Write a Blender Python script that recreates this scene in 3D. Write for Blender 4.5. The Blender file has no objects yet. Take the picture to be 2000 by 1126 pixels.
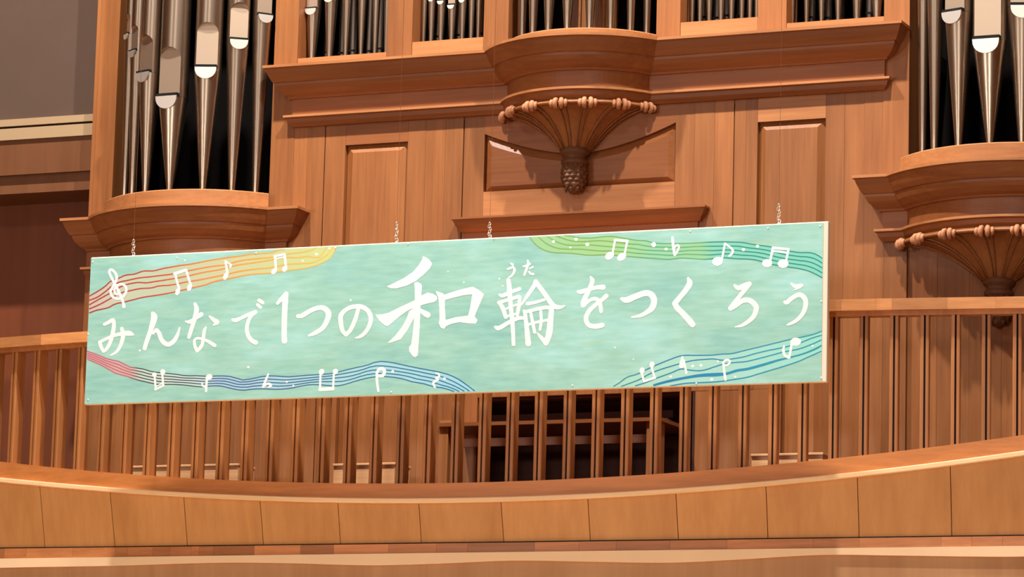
import bpy, bmesh, math, random
import numpy as np
from mathutils import Vector, Matrix
from mathutils.geometry import tessellate_polygon
random.seed(7)
S = bpy.context.scene
C = S.collection

# ------------------------------------------------------------------ camera
F_PX = 7005.4
YAW, PITCH, ROLL = -0.40652423, 0.16256785, 0.02656802
fwd = Vector((math.sin(YAW)*math.cos(PITCH), math.cos(YAW)*math.cos(PITCH), math.sin(PITCH)))
rgt = Vector((math.cos(YAW), -math.sin(YAW), 0.0))
upv = rgt.cross(fwd)
rgt2 = math.cos(ROLL)*rgt + math.sin(ROLL)*upv
up2 = -math.sin(ROLL)*rgt + math.cos(ROLL)*upv
CAM = Vector((9.70951435, -23.65555337, 1.6))
cd = bpy.data.cameras.new('camera'); cd.sensor_width = 36.0; cd.lens = F_PX/2000*36.0
cd.clip_start = 0.1; cd.clip_end = 200
co = bpy.data.objects.new('camera', cd); C.objects.link(co)
co.matrix_world = Matrix(((rgt2.x, up2.x, -fwd.x, CAM.x), (rgt2.y, up2.y, -fwd.y, CAM.y), (rgt2.z, up2.z, -fwd.z, CAM.z), (0, 0, 0, 1)))
S.camera = co

# ------------------------------------------------------------------ world, lamps, exposure
W = bpy.data.worlds.new('hall_ambient'); S.world = W; W.use_nodes = True
W.node_tree.nodes['Background'].inputs[0].default_value = (0.9, 0.72, 0.55, 1)
W.node_tree.nodes['Background'].inputs[1].default_value = 0.03
def spot(name, loc, tgt, power, size, cone, blend=0.4, col=(1, 0.945, 0.875)):
    l = bpy.data.lights.new(name, 'SPOT'); l.energy = power; l.shadow_soft_size = size
    l.spot_size = math.radians(cone); l.spot_blend = blend; l.color = col
    o = bpy.data.objects.new(name, l); C.objects.link(o); o.location = loc
    o.rotation_euler = (Vector(tgt)-Vector(loc)).to_track_quat('-Z', 'Y').to_euler(); return o
def area(name, loc, tgt, power, sx, sy, col=(1, 0.945, 0.875)):
    l = bpy.data.lights.new(name, 'AREA'); l.energy = power; l.shape = 'RECTANGLE'; l.size = sx; l.size_y = sy; l.color = col
    o = bpy.data.objects.new(name, l); C.objects.link(o); o.location = loc
    o.rotation_euler = (Vector(tgt)-Vector(loc)).to_track_quat('-Z', 'Y').to_euler(); return o
spot('stage_spot', (-2.6, -4.5, 15.4), (0, 0, 5.2), 6300, 0.15, 84)
spot('stage_spot', (3.0, -4.5, 15.4), (0, 0, 5.2), 6300, 0.15, 84)
for ax in (-8.5, 8.0):
    spot('tier_spot', (ax, -27.0, 5.6), (0, 0, 5.0), 3600, 0.9, 34)
for ax in (-5, 0, 5):
    spot('stage_downlight', (ax, -6.5, 16.5), (ax, -6.5, 0), 5500, 0.4, 34, 0.6)
for ax in (-7, 7):
    area('added_ceiling_fill', (ax, -25.0, 16.7), (ax, -25.0, 0), 1100, 4.0, 4.0)  # added fill, brightens the rear wall that the upper pipe lips reflect
VS = S.view_settings
VS.view_transform = 'Standard'; VS.look = 'None'; VS.gamma = 1.0; VS.use_curve_mapping = False
VS.exposure = 0.0

# ------------------------------------------------------------------ pixel helpers
def ray(px, py):
    return ((px-1000)/F_PX)*rgt2 - ((py-563)/F_PX)*up2 + fwd
def P(px, py, Y=0.0):
    d = ray(px, py); t = (Y-CAM.y)/d.y
    return CAM.x+t*d.x, CAM.z+t*d.z
def HZ(px, py, Z):
    d = ray(px, py); t = (Z-CAM.z)/d.z
    return CAM.x+t*d.x, CAM.y+t*d.y
def HS(px, py, fY):
    Y = -1.6
    for _ in range(25):
        X, Z = P(px, py, Y); Y = fY(X, Z)
    return X, Y, Z
def proj(X, Y, Z):
    v = Vector((X, Y, Z))-CAM; d = v.dot(fwd)
    return 1000+F_PX*v.dot(rgt2)/d, 563-F_PX*v.dot(up2)/d

# ------------------------------------------------------------------ materials
def lin(c):
    return tuple((x/255/12.92 if x/255 <= 0.04045 else ((x/255+0.055)/1.055)**2.4) for x in c)
def newmat(name):
    m = bpy.data.materials.new(name); m.use_nodes = True
    nt = m.node_tree; b = nt.nodes['Principled BSDF']; return m, nt, b
def N(nt, t, **k):
    n = nt.nodes.new(t)
    for a, v in k.items(): setattr(n, a, v)
    return n
def wood(name, col, grain='Z', rough=0.42, var=0.22, dark=0.72, scale=1.0, bump=0.02, coat=0.0):
    m, nt, b = newmat(name); L = nt.links.new
    tc = N(nt, 'ShaderNodeTexCoord'); mp = N(nt, 'ShaderNodeMapping')
    s = [34*scale, 34*scale, 34*scale]; s['XYZ'.index(grain)] = 1.6*scale
    mp.inputs['Scale'].default_value = s; L(tc.outputs['Object'], mp.inputs['Vector'])
    oi = N(nt, 'ShaderNodeObjectInfo')
    mul = N(nt, 'ShaderNodeMath', operation='MULTIPLY'); mul.inputs[1].default_value = 37.0
    L(oi.outputs['Random'], mul.inputs[0])
    no = N(nt, 'ShaderNodeTexNoise', noise_dimensions='4D'); no.inputs['Scale'].default_value = 1.0; no.inputs['Detail'].default_value = 5; no.inputs['Roughness'].default_value = 0.6
    L(mp.outputs[0], no.inputs['Vector']); L(mul.outputs[0], no.inputs['W'])
    mp2 = N(nt, 'ShaderNodeMapping'); s2 = [3.0, 3.0, 3.0]; s2['XYZ'.index(grain)] = 0.5
    mp2.inputs['Scale'].default_value = s2; L(tc.outputs['Object'], mp2.inputs['Vector'])
    n2 = N(nt, 'ShaderNodeTexNoise', noise_dimensions='4D'); n2.inputs['Scale'].default_value = 1.2; n2.inputs['Detail'].default_value = 2
    L(mp2.outputs[0], n2.inputs['Vector']); L(mul.outputs[0], n2.inputs['W'])
    add = N(nt, 'ShaderNodeMath', operation='ADD'); L(no.outputs[0], add.inputs[0]); L(n2.outputs[0], add.inputs[1])
    mr = N(nt, 'ShaderNodeMapRange'); mr.inputs[1].default_value = 0.7; mr.inputs[2].default_value = 1.3; L(add.outputs[0], mr.inputs[0])
    mix = N(nt, 'ShaderNodeMix', data_type='RGBA')
    c = lin(col); mix.inputs[6].default_value = (c[0]*dark, c[1]*dark*0.92, c[2]*dark*0.85, 1); mix.inputs[7].default_value = (min(1, c[0]*1.12), min(1, c[1]*1.14), min(1, c[2]*1.16), 1)
    L(mr.outputs[0], mix.inputs[0])
    mv = N(nt, 'ShaderNodeMapRange'); mv.inputs[3].default_value = 1-var; mv.inputs[4].default_value = 1+var; L(oi.outputs['Random'], mv.inputs[0])
    hs = N(nt, 'ShaderNodeHueSaturation'); L(mix.outputs[2], hs.inputs['Color']); L(mv.outputs[0], hs.inputs['Value'])
    L(hs.outputs[0], b.inputs['Base Color'])
    b.inputs['Roughness'].default_value = rough; b.inputs['Specular IOR Level'].default_value = 0.35
    bp = N(nt, 'ShaderNodeBump'); bp.inputs['Strength'].default_value = bump*5; bp.inputs['Distance'].default_value = 0.002
    L(no.outputs[0], bp.inputs['Height']); L(bp.outputs[0], b.inputs['Normal'])
    return m
def plain(name, col, rough=0.6, metal=0.0, spec=0.3, noise=0.0):
    m, nt, b = newmat(name); L = nt.links.new; c = lin(col)
    if noise:
        tc = N(nt, 'ShaderNodeTexCoord'); no = N(nt, 'ShaderNodeTexNoise'); no.inputs['Scale'].default_value = 3.0; no.inputs['Detail'].default_value = 6
        L(tc.outputs['Object'], no.inputs['Vector'])
        mix = N(nt, 'ShaderNodeMix', data_type='RGBA'); mix.inputs[6].default_value = tuple(x*(1-noise) for x in c)+(1,); mix.inputs[7].default_value = tuple(min(1, x*(1+noise)) for x in c)+(1,)
        L(no.outputs[0], mix.inputs[0]); L(mix.outputs[2], b.inputs['Base Color'])
    else:
        b.inputs['Base Color'].default_value = c+(1,)
    b.inputs['Roughness'].default_value = rough; b.inputs['Metallic'].default_value = metal; b.inputs['Specular IOR Level'].default_value = spec
    return m
M = {}
M['case'] = wood('cherry_wood_vertical', (151, 95, 53), 'Z', var=0.15)
M['case_x'] = wood('cherry_wood_horizontal', (150, 91, 51), 'X', var=0.05)
M['case_light'] = wood('pale_cherry_wood', (176, 117, 72), 'X', var=0.05)
M['palebox'] = wood('pale_box_wood', (226, 172, 122), 'X', var=0.03)
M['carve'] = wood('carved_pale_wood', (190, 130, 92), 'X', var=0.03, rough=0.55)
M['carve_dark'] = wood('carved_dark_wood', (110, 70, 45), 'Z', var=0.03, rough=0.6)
M['rail'] = wood('handrail_wood', (206, 142, 88), 'X', var=0.2)
M['post'] = wood('baluster_wood', (172, 112, 64), 'Z', var=0.12)
M['groove'] = plain('dark_groove', (30, 14, 9), 0.8)
M['board'] = wood('curved_board_wood', (200, 128, 70), 'X', var=0.02)
M['trim'] = wood('pale_maple_trim', (240, 205, 160), 'X', var=0.03, dark=0.9)
M['panel'] = wood('fascia_panel_veneer', (202, 148, 93), 'Z', var=0.04, dark=0.88, scale=0.5, bump=0.01)
M['strip'] = wood('parquet_strip_wood', (188, 124, 78), 'X', var=0.28)
M['beige'] = plain('beige_paint', (240, 208, 170), 0.7, noise=0.06)
M['lowwall'] = wood('lower_wall_veneer', (178, 136, 98), 'Z', var=0.03, dark=0.88, scale=0.35, bump=0.008, rough=0.7)
M['ledge'] = plain('ledge_paint', (164, 138, 106), 0.7, noise=0.05)
M['greywall'] = plain('grey_taupe_plaster', (84, 65, 54), 0.85, noise=0.10)
M['brownwall'] = wood('brown_wall_veneer', (110, 70, 45), 'Z', var=0.03, dark=0.85, scale=0.4)
M['recess'] = wood('dark_recess_veneer', (112, 60, 36), 'Z', var=0.03, dark=0.85, scale=0.4)
M['inside'] = plain('case_interior_shade', (14, 9, 8), 0.9, spec=0.1)  # near-black: the shade inside the case is put into this colour
M['tin'] = plain('polished_tin', (176, 158, 140), 0.30, 1.0)
M['tin_flat'] = plain('planed_tin', (196, 174, 152), 0.42, 0.9)
M['lip'] = plain('lip_floor_reflection', (250, 246, 238), 0.38, 0.85)  # near-white: the stage floor's reflection is put into the lip colour
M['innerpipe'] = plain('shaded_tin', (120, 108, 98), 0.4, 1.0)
M['mouth'] = plain('pipe_mouth_black', (10, 8, 8), 0.9)
M['consoledark'] = wood('dark_stained_wood', (66, 32, 22), 'X', var=0.05, rough=0.8)
M['steel'] = plain('bright_steel', (225, 215, 205), 0.3, 0.9)
M['wire'] = plain('thin_wire', (170, 120, 90), 0.5, 0.3)
M['cream'] = plain('cream_frame_paint', (240, 226, 208), 0.6)
M['white'] = plain('white_poster_paint', (254, 254, 255), 0.6)
M['floorstage'] = wood('maple_stage_floor', (224, 186, 140), 'Y', var=0.03)
M['floordark'] = plain('seating_floor', (120, 60, 48), 0.8, noise=0.2)
M['ceiling'] = plain('ceiling_plaster', (190, 168, 146), 0.85)
M['pilaster'] = plain('beige_pilaster', (220, 190, 150), 0.6)
def mk_banner():
    m, nt, b = newmat('mint_poster_paint'); L = nt.links.new
    tc = N(nt, 'ShaderNodeTexCoord')
    def nz(sc, scale, det):
        mp = N(nt, 'ShaderNodeMapping'); mp.inputs['Scale'].default_value = sc; L(tc.outputs['Object'], mp.inputs['Vector'])
        n = N(nt, 'ShaderNodeTexNoise'); n.inputs['Scale'].default_value = scale; n.inputs['Detail'].default_value = det; L(mp.outputs[0], n.inputs['Vector']); return n
    a = nz((1, 1, 2.4), 1.6, 5); c = nz((1.6, 1, 9), 3.4, 4); e = nz((1.2, 1, 12), 2.0, 2)
    r = N(nt, 'ShaderNodeValToRGB'); r.color_ramp.elements[0].position = 0.3; r.color_ramp.elements[1].position = 0.7
    r.color_ramp.elements[0].color = lin((141, 201, 197))+(1,); r.color_ramp.elements[1].color = lin((166, 223, 222))+(1,)
    ee = r.color_ramp.elements.new(0.52); ee.color = lin((156, 210, 199))+(1,)
    L(a.outputs[0], r.inputs[0])
    m1 = N(nt, 'ShaderNodeMix', data_type='RGBA', blend_type='OVERLAY'); m1.inputs[0].default_value = 0.35
    L(r.outputs[0], m1.inputs[6]); L(c.outputs[0], m1.inputs[7])
    mr = N(nt, 'ShaderNodeMapRange'); mr.inputs[1].default_value = 0.66; mr.inputs[2].default_value = 0.78; mr.inputs[4].default_value = 0.45; L(e.outputs[0], mr.inputs[0])
    m2 = N(nt, 'ShaderNodeMix', data_type='RGBA'); m2.inputs[7].default_value = lin((176, 205, 140))+(1,)
    L(mr.outputs[0], m2.inputs[0]); L(m1.outputs[2], m2.inputs[6]); L(m2.outputs[2], b.inputs['Base Color'])
    b.inputs['Roughness'].default_value = 0.6; b.inputs['Specular IOR Level'].default_value = 0.25
    return m
M['mint'] = mk_banner()
def mk_vcol():
    m, nt, b = newmat('poster_paint_colours'); a = N(nt, 'ShaderNodeVertexColor'); a.layer_name = 'Col'
    nt.links.new(a.outputs[0], b.inputs['Base Color']); b.inputs['Roughness'].default_value = 0.6; b.inputs['Specular IOR Level'].default_value = 0.25; return m
M['vcol'] = mk_vcol()

# ------------------------------------------------------------------ mesh builder
class MB:
    def __init__(s): s.v = []; s.f = []; s.sm = []; s.c = []
    def face(s, idx, smooth=False): s.f.append(tuple(idx)); s.sm.append(smooth)
    def quad(s, a, b, c, d, smooth=False):
        n = len(s.v); s.v += [a, b, c, d]; s.face((n, n+1, n+2, n+3), smooth)
    def box(s, x0, x1, y0, y1, z0, z1):
        n = len(s.v)
        s.v += [(x0, y0, z0), (x1, y0, z0), (x1, y1, z0), (x0, y1, z0), (x0, y0, z1), (x1, y0, z1), (x1, y1, z1), (x0, y1, z1)]
        for q in ((0, 3, 2, 1), (4, 5, 6, 7), (0, 1, 5, 4), (1, 2, 6, 5), (2, 3, 7, 6), (3, 0, 4, 7)): s.face([n+i for i in q])
    def grid(s, rows, smooth=False, close=False):
        n = len(s.v); k = len(rows[0])
        for r in rows: s.v += list(r)
        for i in range(len(rows)-1):
            for j in range(k if close else k-1):
                a = n+i*k+j; b = n+i*k+(j+1) % k
                s.face((a, b, b+k, a+k), smooth)
    def lathe(s, prof, cx, cy, seg=24, a0=0.0, a1=2*math.pi, smooth=True):
        full = abs(a1-a0-2*math.pi) < 1e-6
        rows = []
        for r, z in prof:
            rows.append([(cx+r*math.cos(a0+(a1-a0)*i/seg), cy+r*math.sin(a0+(a1-a0)*i/seg), z) for i in range(seg if full else seg+1)])
        s.grid(rows, smooth, close=full)
    def poly(s, pts):            # flat polygon, 3d points
        n = len(s.v); s.v += [tuple(p) for p in pts]
        for t in tessellate_polygon([[Vector(p) for p in pts]]): s.face([n+i for i in t])
    def prism(s, xz, y0, y1):    # polygon in XZ, extruded in Y
        s.poly([(x, y0, z) for x, z in xz]); s.poly([(x, y1, z) for x, z in xz][::-1])
        k = len(xz)
        for i in range(k):
            a = xz[i]; b = xz[(i+1) % k]
            s.quad((a[0], y0, a[1]), (a[0], y1, a[1]), (b[0], y1, b[1]), (b[0], y0, b[1]))
    def tube(s, pts, r, seg=6):
        rows = []
        for i, p in enumerate(pts):
            p = Vector(p); d = (Vector(pts[min(i+1, len(pts)-1)])-Vector(pts[max(i-1, 0)])).normalized()
            u = d.orthogonal().normalized(); w = d.cross(u); rr = r[i] if isinstance(r, (list, tuple)) else r
            if i: # keep frames aligned
                u = (pu-d*pu.dot(d)).normalized(); w = d.cross(u)
            pu = u
            rows.append([tuple(p+rr*(math.cos(2*math.pi*k/seg)*u+math.sin(2*math.pi*k/seg)*w)) for k in range(seg)])
        s.grid(rows, True, close=True)
        n0 = len(s.v)-len(pts)*seg; s.face([n0+k for k in range(seg)][::-1]); s.face([len(s.v)-seg+k for k in range(seg)])
    def mesh(s, name, mat, fix=True):
        me = bpy.data.meshes.new(name); me.from_pydata(s.v, [], s.f)
        me.polygons.foreach_set('use_smooth', s.sm)
        if s.c:
            at = me.color_attributes.new('Col', 'FLOAT_COLOR', 'POINT')
            for i, c in enumerate(s.c): at.data[i].color = c
        me.materials.append(mat)
        if fix:
            bm = bmesh.new(); bm.from_mesh(me); bmesh.ops.remove_doubles(bm, verts=bm.verts, dist=1e-6)
            bmesh.ops.recalc_face_normals(bm, faces=bm.faces); bm.to_mesh(me); bm.free()
        me.update(); return me
    def build(s, name, mat, parent=None, fix=True): return put(name, s.mesh(name, mat, fix), parent)
def put(name, me, parent=None, loc=None, rz=0.0):
    o = bpy.data.objects.new(name, me); C.objects.link(o)
    if loc is not None: o.location = loc; o.rotation_euler = (0, 0, rz)
    if parent is not None:
        o.parent = parent
        T = Matrix.Identity(4); q = parent
        while q is not None:
            T = Matrix.Translation(q.location) @ Matrix.Rotation(q.rotation_euler[2], 4, 'Z') @ T if False else T
            q = q.parent
        o.matrix_parent_inverse = world_of(parent).inverted()
    return o
def world_of(o):
    m = Matrix.LocRotScale(o.location, o.rotation_euler, None)
    if o.parent is not None: m = world_of(o.parent) @ o.matrix_parent_inverse @ m
    return m
def bevel(o, w=0.004, seg=2):
    md = o.modifiers.new('bevel', 'BEVEL'); md.width = w; md.segments = seg; md.limit_method = 'ANGLE'; return o
def thing(name, label, cat, loc=(0, 0, 0), group=None):
    o = bpy.data.objects.new(name, None); C.objects.link(o); o.location = loc; o.empty_display_size = 0.1
    return tag(o, label, cat, group)
def tag(o, label, cat, group=None):
    o['label'] = label; o['category'] = cat
    if group: o['group'] = group
    return o
def struct(o, label=None):
    o['kind'] = 'structure'
    if label: o['label'] = label
    return o

# ------------------------------------------------------------------ the curved balcony front
def Yc(X): return -1.75+X*X/44.0
def fit(pts, fY, deg=2):
    q = [HS(x, y, fY) for x, y in pts]
    return np.poly1d(np.polyfit([a[0] for a in q], [a[2] for a in q], deg))
zBoardTop = fit([(0, 901), (56, 907), (100, 911), (145, 916), (240, 924), (333, 932), (428, 935.6), (525, 940), (728, 943), (887, 942.5), (1050, 937), (1219, 929.6), (1390, 917), (1508, 907), (1626, 894), (1745, 881), (1865, 868), (1987, 850)], lambda X, Z: Yc(X), 4)
zTrimBot = fit([(0, 942), (78, 948), (216, 960.5), (358, 969.5), (506, 978), (659, 980.6), (817, 982), (979, 979.8), (1148, 972), (1320, 962.7), (1496, 949), (1674, 931), (1856, 910), (2000, 889)], lambda X, Z: Yc(X)-0.03, 4)
def Yf(X, Z): return Yc(X)-0.01+0.2*(float(zTrimBot(X))-Z)
zFasBot = fit([(0, 1070), (364, 1064.5), (665, 1063), (984, 1058.5), (1325, 1053.5), (1500, 1050), (1859, 1047), (2000, 1045)], Yf, 2)
def Yb(X): return Yf(X, float(zFasBot(X)))
zBandBot = fit([(0, 1090), (500, 1084), (1000, 1077), (1500, 1071), (2000, 1065.5)], lambda X, Z: Yb(X)-0.02, 2)
XE = 4.6
def xs(a, b, n): return [a+(b-a)*i/n for i in range(n+1)]
def curved_box(mb, a, b, n, yf, yb, z0, z1):      # a bar that follows the curve: functions of X
    X = xs(a, b, n)
    R = [[(x, yf(x), z1(x)) for x in X], [(x, yf(x), z0(x)) for x in X], [(x, yb(x), z0(x)) for x in X], [(x, yb(x), z1(x)) for x in X], [(x, yf(x), z1(x)) for x in X]]
    mb.grid(R)
    for i in (0, n):
        x = X[i]; mb.quad((x, yf(x), z0(x)), (x, yf(x), z1(x)), (x, yb(x), z1(x)), (x, yb(x), z0(x)))

fas = MB(); curved_box(fas, -XE, XE, 60, lambda x: Yf(x, float(zFasBot(x)))+0.05, lambda x: Yc(x)+0.45, lambda x: float(zFasBot(x)), lambda x: float(zTrimBot(x))-0.005)
wall_b = struct(fas.build('wall_balcony', M['groove']), 'curved balcony front of large plain veneer panels')
jt = [(78, 945, 88, 1070), (215, 960, 224.5, 1067), (359, 969, 366, 1065), (508, 978, 514.5, 1063.5), (660, 981, 665, 1063), (818, 982, 823, 1060.5), (978.5, 980, 984, 1058.5), (1148, 972, 1153, 1055), (1320, 963, 1325, 1053.5), (1496, 949, 1500, 1050), (1674.5, 931, 1678, 1047.5), (1856, 910, 1859, 1047)]
J = [(HS(a, b, lambda X, Z: Yc(X)-0.01)[0], HS(c, d, Yf)[0]) for a, b, c, d in jt]
J = [(J[0][0]-0.60*k, J[0][1]-0.585*k) for k in (2, 1)]+J+[(J[-1][0]+0.62*k, J[-1][1]+0.615*k) for k in (1, 2)]
for i in range(len(J)-1):
    mb = MB(); n = 6; g = 0.0028
    def pt(u, v, d):
        xt = J[i][0]+g+(J[i+1][0]-J[i][0]-2*g)*u; xb = J[i][1]+g+(J[i+1][1]-J[i][1]-2*g)*u
        x = xt+(xb-xt)*v; z = float(zTrimBot(x))*(1-v)+(float(zFasBot(x))+0.004)*v
        return (x, Yf(x, z)+d, z)
    R = [[pt(u/n, v, 0.0) for u in range(n+1)] for v in (0, 0.5, 1)]
    Bk = [[pt(u/n, v, 0.03) for u in range(n+1)] for v in (1, 0.5, 0)]
    mb.grid(R+Bk+[R[0]])
    for u in (0, 1): mb.poly([pt(u, v, 0) for v in (0, 0.5, 1)]+[pt(u, v, 0.03) for v in (1, 0.5, 0)])
    mb.build('panel', M['panel'], wall_b)
mb = MB(); curved_box(mb, -XE, XE, 80, lambda x: Yc(x)-0.035, lambda x: Yc(x)+0.10, lambda x: float(zTrimBot(x)), lambda x: float(zTrimBot(x))+0.034)
struct(bevel(mb.build('trim_1', M['trim']), 0.006), 'thin pale curved trim line along the top of the veneer panels')
tr2 = MB(); curved_box(tr2, -XE, XE, 60, lambda x: Yb(x)-0.012, lambda x: Yb(x)+0.2, lambda x: float(zBandBot(x)), lambda x: float(zFasBot(x)))
tr2 = struct(tr2.build('trim_2', M['groove']), 'narrow parquet band of short wooden strips below the panels')
cuts = [0, 12, 55, 145, 215, 228, 252, 302, 335, 377, 392, 420, 500, 590, 655, 762, 855, 916, 1047, 1134, 1206, 1311, 1422, 1590, 1680, 1840, 1900, 1960, 2000]
cx_ = [HS(c, 1070-c*0.0125, lambda X, Z: Yb(X))[0] for c in cuts]
cx_ = [-XE, cx_[0]-0.45, ]+cx_[1:-1]+[cx_[-1]+0.2, XE]
for a, b in zip(cx_[:-1], cx_[1:]):
    mb = MB(); curved_box(mb, a+0.0006, b-0.0006, max(2, int((b-a)*8)), lambda x: Yb(x)-0.022, lambda x: Yb(x)+0.0, lambda x: float(zBandBot(x))+0.001, lambda x: float(zFasBot(x))-0.005)
    mb.build('wood_strip', M['strip'], tr2)
# pale wavy-edged ledge underside stood upright to catch light, and the lower wall behind it
wv = [(-120, 1112), (0, 1108), (220, 1104), (430, 1098), (560, 1099), (720, 1103), (850, 1100), (1000, 1094), (1150, 1096), (1300, 1098), (1420, 1093), (1600, 1083), (1750, 1084), (1900, 1086), (2000, 1086), (2100, 1082)]
wp = [HS(x, y, lambda X, Z: Yb(X)-0.035) for x, y in wv]
WX = [p[0] for p in wp]; WZ = [p[2] for p in wp]
def wz(x):
    if x <= WX[1] or x >= WX[-2]: return float(np.interp(x, WX, WZ))
    i = max(1, min(len(WX)-3, int(np.searchsorted(WX, x))-1)); t = (x-WX[i])/(WX[i+1]-WX[i]); p0, p1, p2, p3 = WZ[i-1:i+3]
    return 0.5*(2*p1+(p2-p0)*t+(2*p0-5*p1+4*p2-p3)*t*t+(3*p1-p0-3*p2+p3)*t**3)
mb = MB(); curved_box(mb, -XE, XE, 140, lambda x: Yb(x)-0.035, lambda x: Yb(x)+0.05, wz, lambda x: float(zBandBot(x))-0.001)
struct(mb.build('trim_3', M['beige']), 'pale beige ledge underside, set upright as a wavy strip to catch the light')
mb = MB(); X = xs(-XE, XE, 60); mb.grid([[(x, Yb(x)-0.015, ZS_) for x in X] for ZS_ in (3.74, 2.0, 0.0)], True)
struct(mb.build('wall_lower', M['lowwall']), 'plain lower veneer wall under the upright beige soffit strip')

# ------------------------------------------------------------------ balustrade
bal = thing('balustrade', 'long wooden balcony balustrade with grooved square balusters and a patchwork handrail', 'railing', (0, Yc(0), 4.2))
mb = MB(); curved_box(mb, -XE, XE, 80, lambda x: Yc(x), lambda x: Yc(x)+0.14, lambda x: float(zTrimBot(x))+0.02, lambda x: float(zBoardTop(x)))
mb.build('base_board', M['board'], bal)
HZT = HS(1000, 620, lambda X, Z: Yc(X))[2]
hT = float(np.mean([HS(0, 658, lambda X, Z: Yc(X)-0.04)[2], HS(160, 649.5, lambda X, Z: Yc(X)-0.04)[2], HS(1625, 585, lambda X, Z: Yc(X)-0.04)[2], HS(2000, 576, lambda X, Z: Yc(X)-0.04)[2]]))
hB = hT-0.075
hc = [-420, -200, 80, 300, 480, 700, 900, 1020, 1200, 1330, 1500, 1643, 1710, 1742, 1850, 1945, 2100, 2300]
hx = [HS(c, 662-c*0.041, lambda X, Z: Yc(X)-0.04)[0] for c in hc]
hx[0] = -XE; hx[-1] = XE
for a, b in zip(hx[:-1], hx[1:]):
    mb = MB(); curved_box(mb, a+0.0004, b-0.0004, max(2, int((b-a)*10)), lambda x: Yc(x)-0.04, lambda x: Yc(x)+0.12, lambda x: hB, lambda x: hT)
    mb.build('handrail_section', M['rail'], bal)
mb = MB(); curved_box(mb, -XE, XE, 60, lambda x: Yc(x)+0.0, lambda x: Yc(x)+0.09, lambda x: hB-0.03, lambda x: hB); mb.build('handrail_fillet', M['post'], bal)
# one baluster mesh (unit height), grooved front
def baluster_mesh():
    mb = MB(); w = 0.030; d = 0.085; g = 0.0065; gd = 0.02; r = 0.008
    pr = [(-w, d), (-w, r), (-w+r*0.3, r*0.3), (-w+r, 0), (-g, 0), (-g, gd), (g, gd), (g, 0), (w-r, 0), (w-r*0.3, r*0.3), (w, r), (w, d)]
    mb.grid([[(x, y, 0) for x, y in pr], [(x, y, 1) for x, y in pr]], close=True)
    mb.poly([(x, y, 1) for x, y in pr]); mb.poly([(x, y, 0) for x, y in pr][::-1])
    return mb.mesh('baluster', M['post'])
gm = MB(); gm.quad((-0.0062, 0.0188, 0), (0.0062, 0.0188, 0), (0.0062, 0.0188, 1), (-0.0062, 0.0188, 1)); gm = gm.mesh('groove', M['groove'], False)
bme = baluster_mesh()
gx = [19.3, 63, 105.5, 149, 195, 239.7, 285.7, 333, 380, 428.4, 476.4, 525.2, 575, 625.6, 678, 728.6, 780.8, 833, 887.3, 940.7, 994.8, 1050, 1106.5, 1162.5, 1219.4, 1276, 1334, 1391, 1449.7, 1508.8, 1566.6, 1626.5, 1685.6, 1745, 1805, 1865.7, 1926, 1987]
BX = [HS(g, 900, lambda X, Z: Yc(X)+0.02)[0] for g in gx]
BX = [BX[0]-0.197*k for k in (4, 3, 2, 1)]+BX+[BX[-1]+0.203*k for k in (1, 2, 3, 4)]
for x in BX:
    rz = x/14.0
    zb = float(zBoardTop(x))-0.004
    o = put('baluster', bme, bal, (x, Yc(x)+0.012, zb), rz); o.scale = (1, 1, hB-0.002-zb)
    o.matrix_parent_inverse = world_of(bal).inverted()
    g = bpy.data.objects.new('groove', gm); C.objects.link(g); g.parent = o

# ------------------------------------------------------------------ gallery floor
ZF = 4.12
mb = MB(); mb.box(-4.6, 4.6, -1.05, 1.0, ZF-0.2, ZF)
struct(mb.build('floor_gallery', M['consoledark']), 'dark gallery floor behind the balustrade')

# ------------------------------------------------------------------ organ case
AX = 0.015                                   # symmetry axis
org = thing('organ_case', 'large cherry wood pipe organ case with bulging cornices, panelled front and carved corbels', 'organ', (AX, 0.3, ZF))
def sweep(path, prof, a0=True):
    mb = MB(); rows = [[(x, y, z) for x, y in path(p)] for p, z in prof]
    mb.grid(rows); return mb
def bulge_path(xl, xr, cx, r0, cy, n=40, k=1.0):
    def f(p):
        r = r0+k*p; h = math.sqrt(max(1e-6, r*r-(cy+p)**2)); a = math.asin(min(1, h/r))
        pts = [(xl-p, 0.02), (xl-p, -p)]
        pts += [(cx+r*math.sin(-a+2*a*i/n), cy-r*math.cos(-a+2*a*i/n)) for i in range(n+1)]
        return pts+[(xr+p, -p), (xr+p, 0.02)]
    return f
CPROF = [(0.0, 7.566), (0.20, 7.566), (0.202, 7.548), (0.19, 7.540), (0.182, 7.515), (0.165, 7.478), (0.150, 7.452), (0.146, 7.446), (0.134, 7.444), (0.132, 7.425), (0.118, 7.395), (0.085, 7.362), (0.058, 7.346), (0.054, 7.334), (0.034, 7.332), (0.030, 7.205)]
C2PROF = [(0.030, 7.206), (0.076, 7.202), (0.078, 7.186), (0.062, 7.178), (0.056, 7.150), (0.040, 7.134), (0.030, 7.122), (0.0, 7.120)]
def cornice(path, dz, mat, parent):
    o = sweep(path, [(p, z+dz) for p, z in CPROF]).build('cornice', M['case_x'], parent)
    o2 = sweep(path, [(p, z+dz) for p, z in C2PROF]).build('string_moulding', M['case_x'], parent)
    return o, o2
pathC = bulge_path(-2.27, 2.312, AX+0.005, 0.60, 0.27, k=1.1)
cornice(pathC, 0, None, org)
TC = 3.168
for sx in (-1, 1):
    pathT = bulge_path(AX+sx*TC-0.81, AX+sx*TC+0.81, AX+sx*TC, 0.79, 0.457, k=1.08)
    cornice(pathT, -1.086, None, org)
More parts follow.
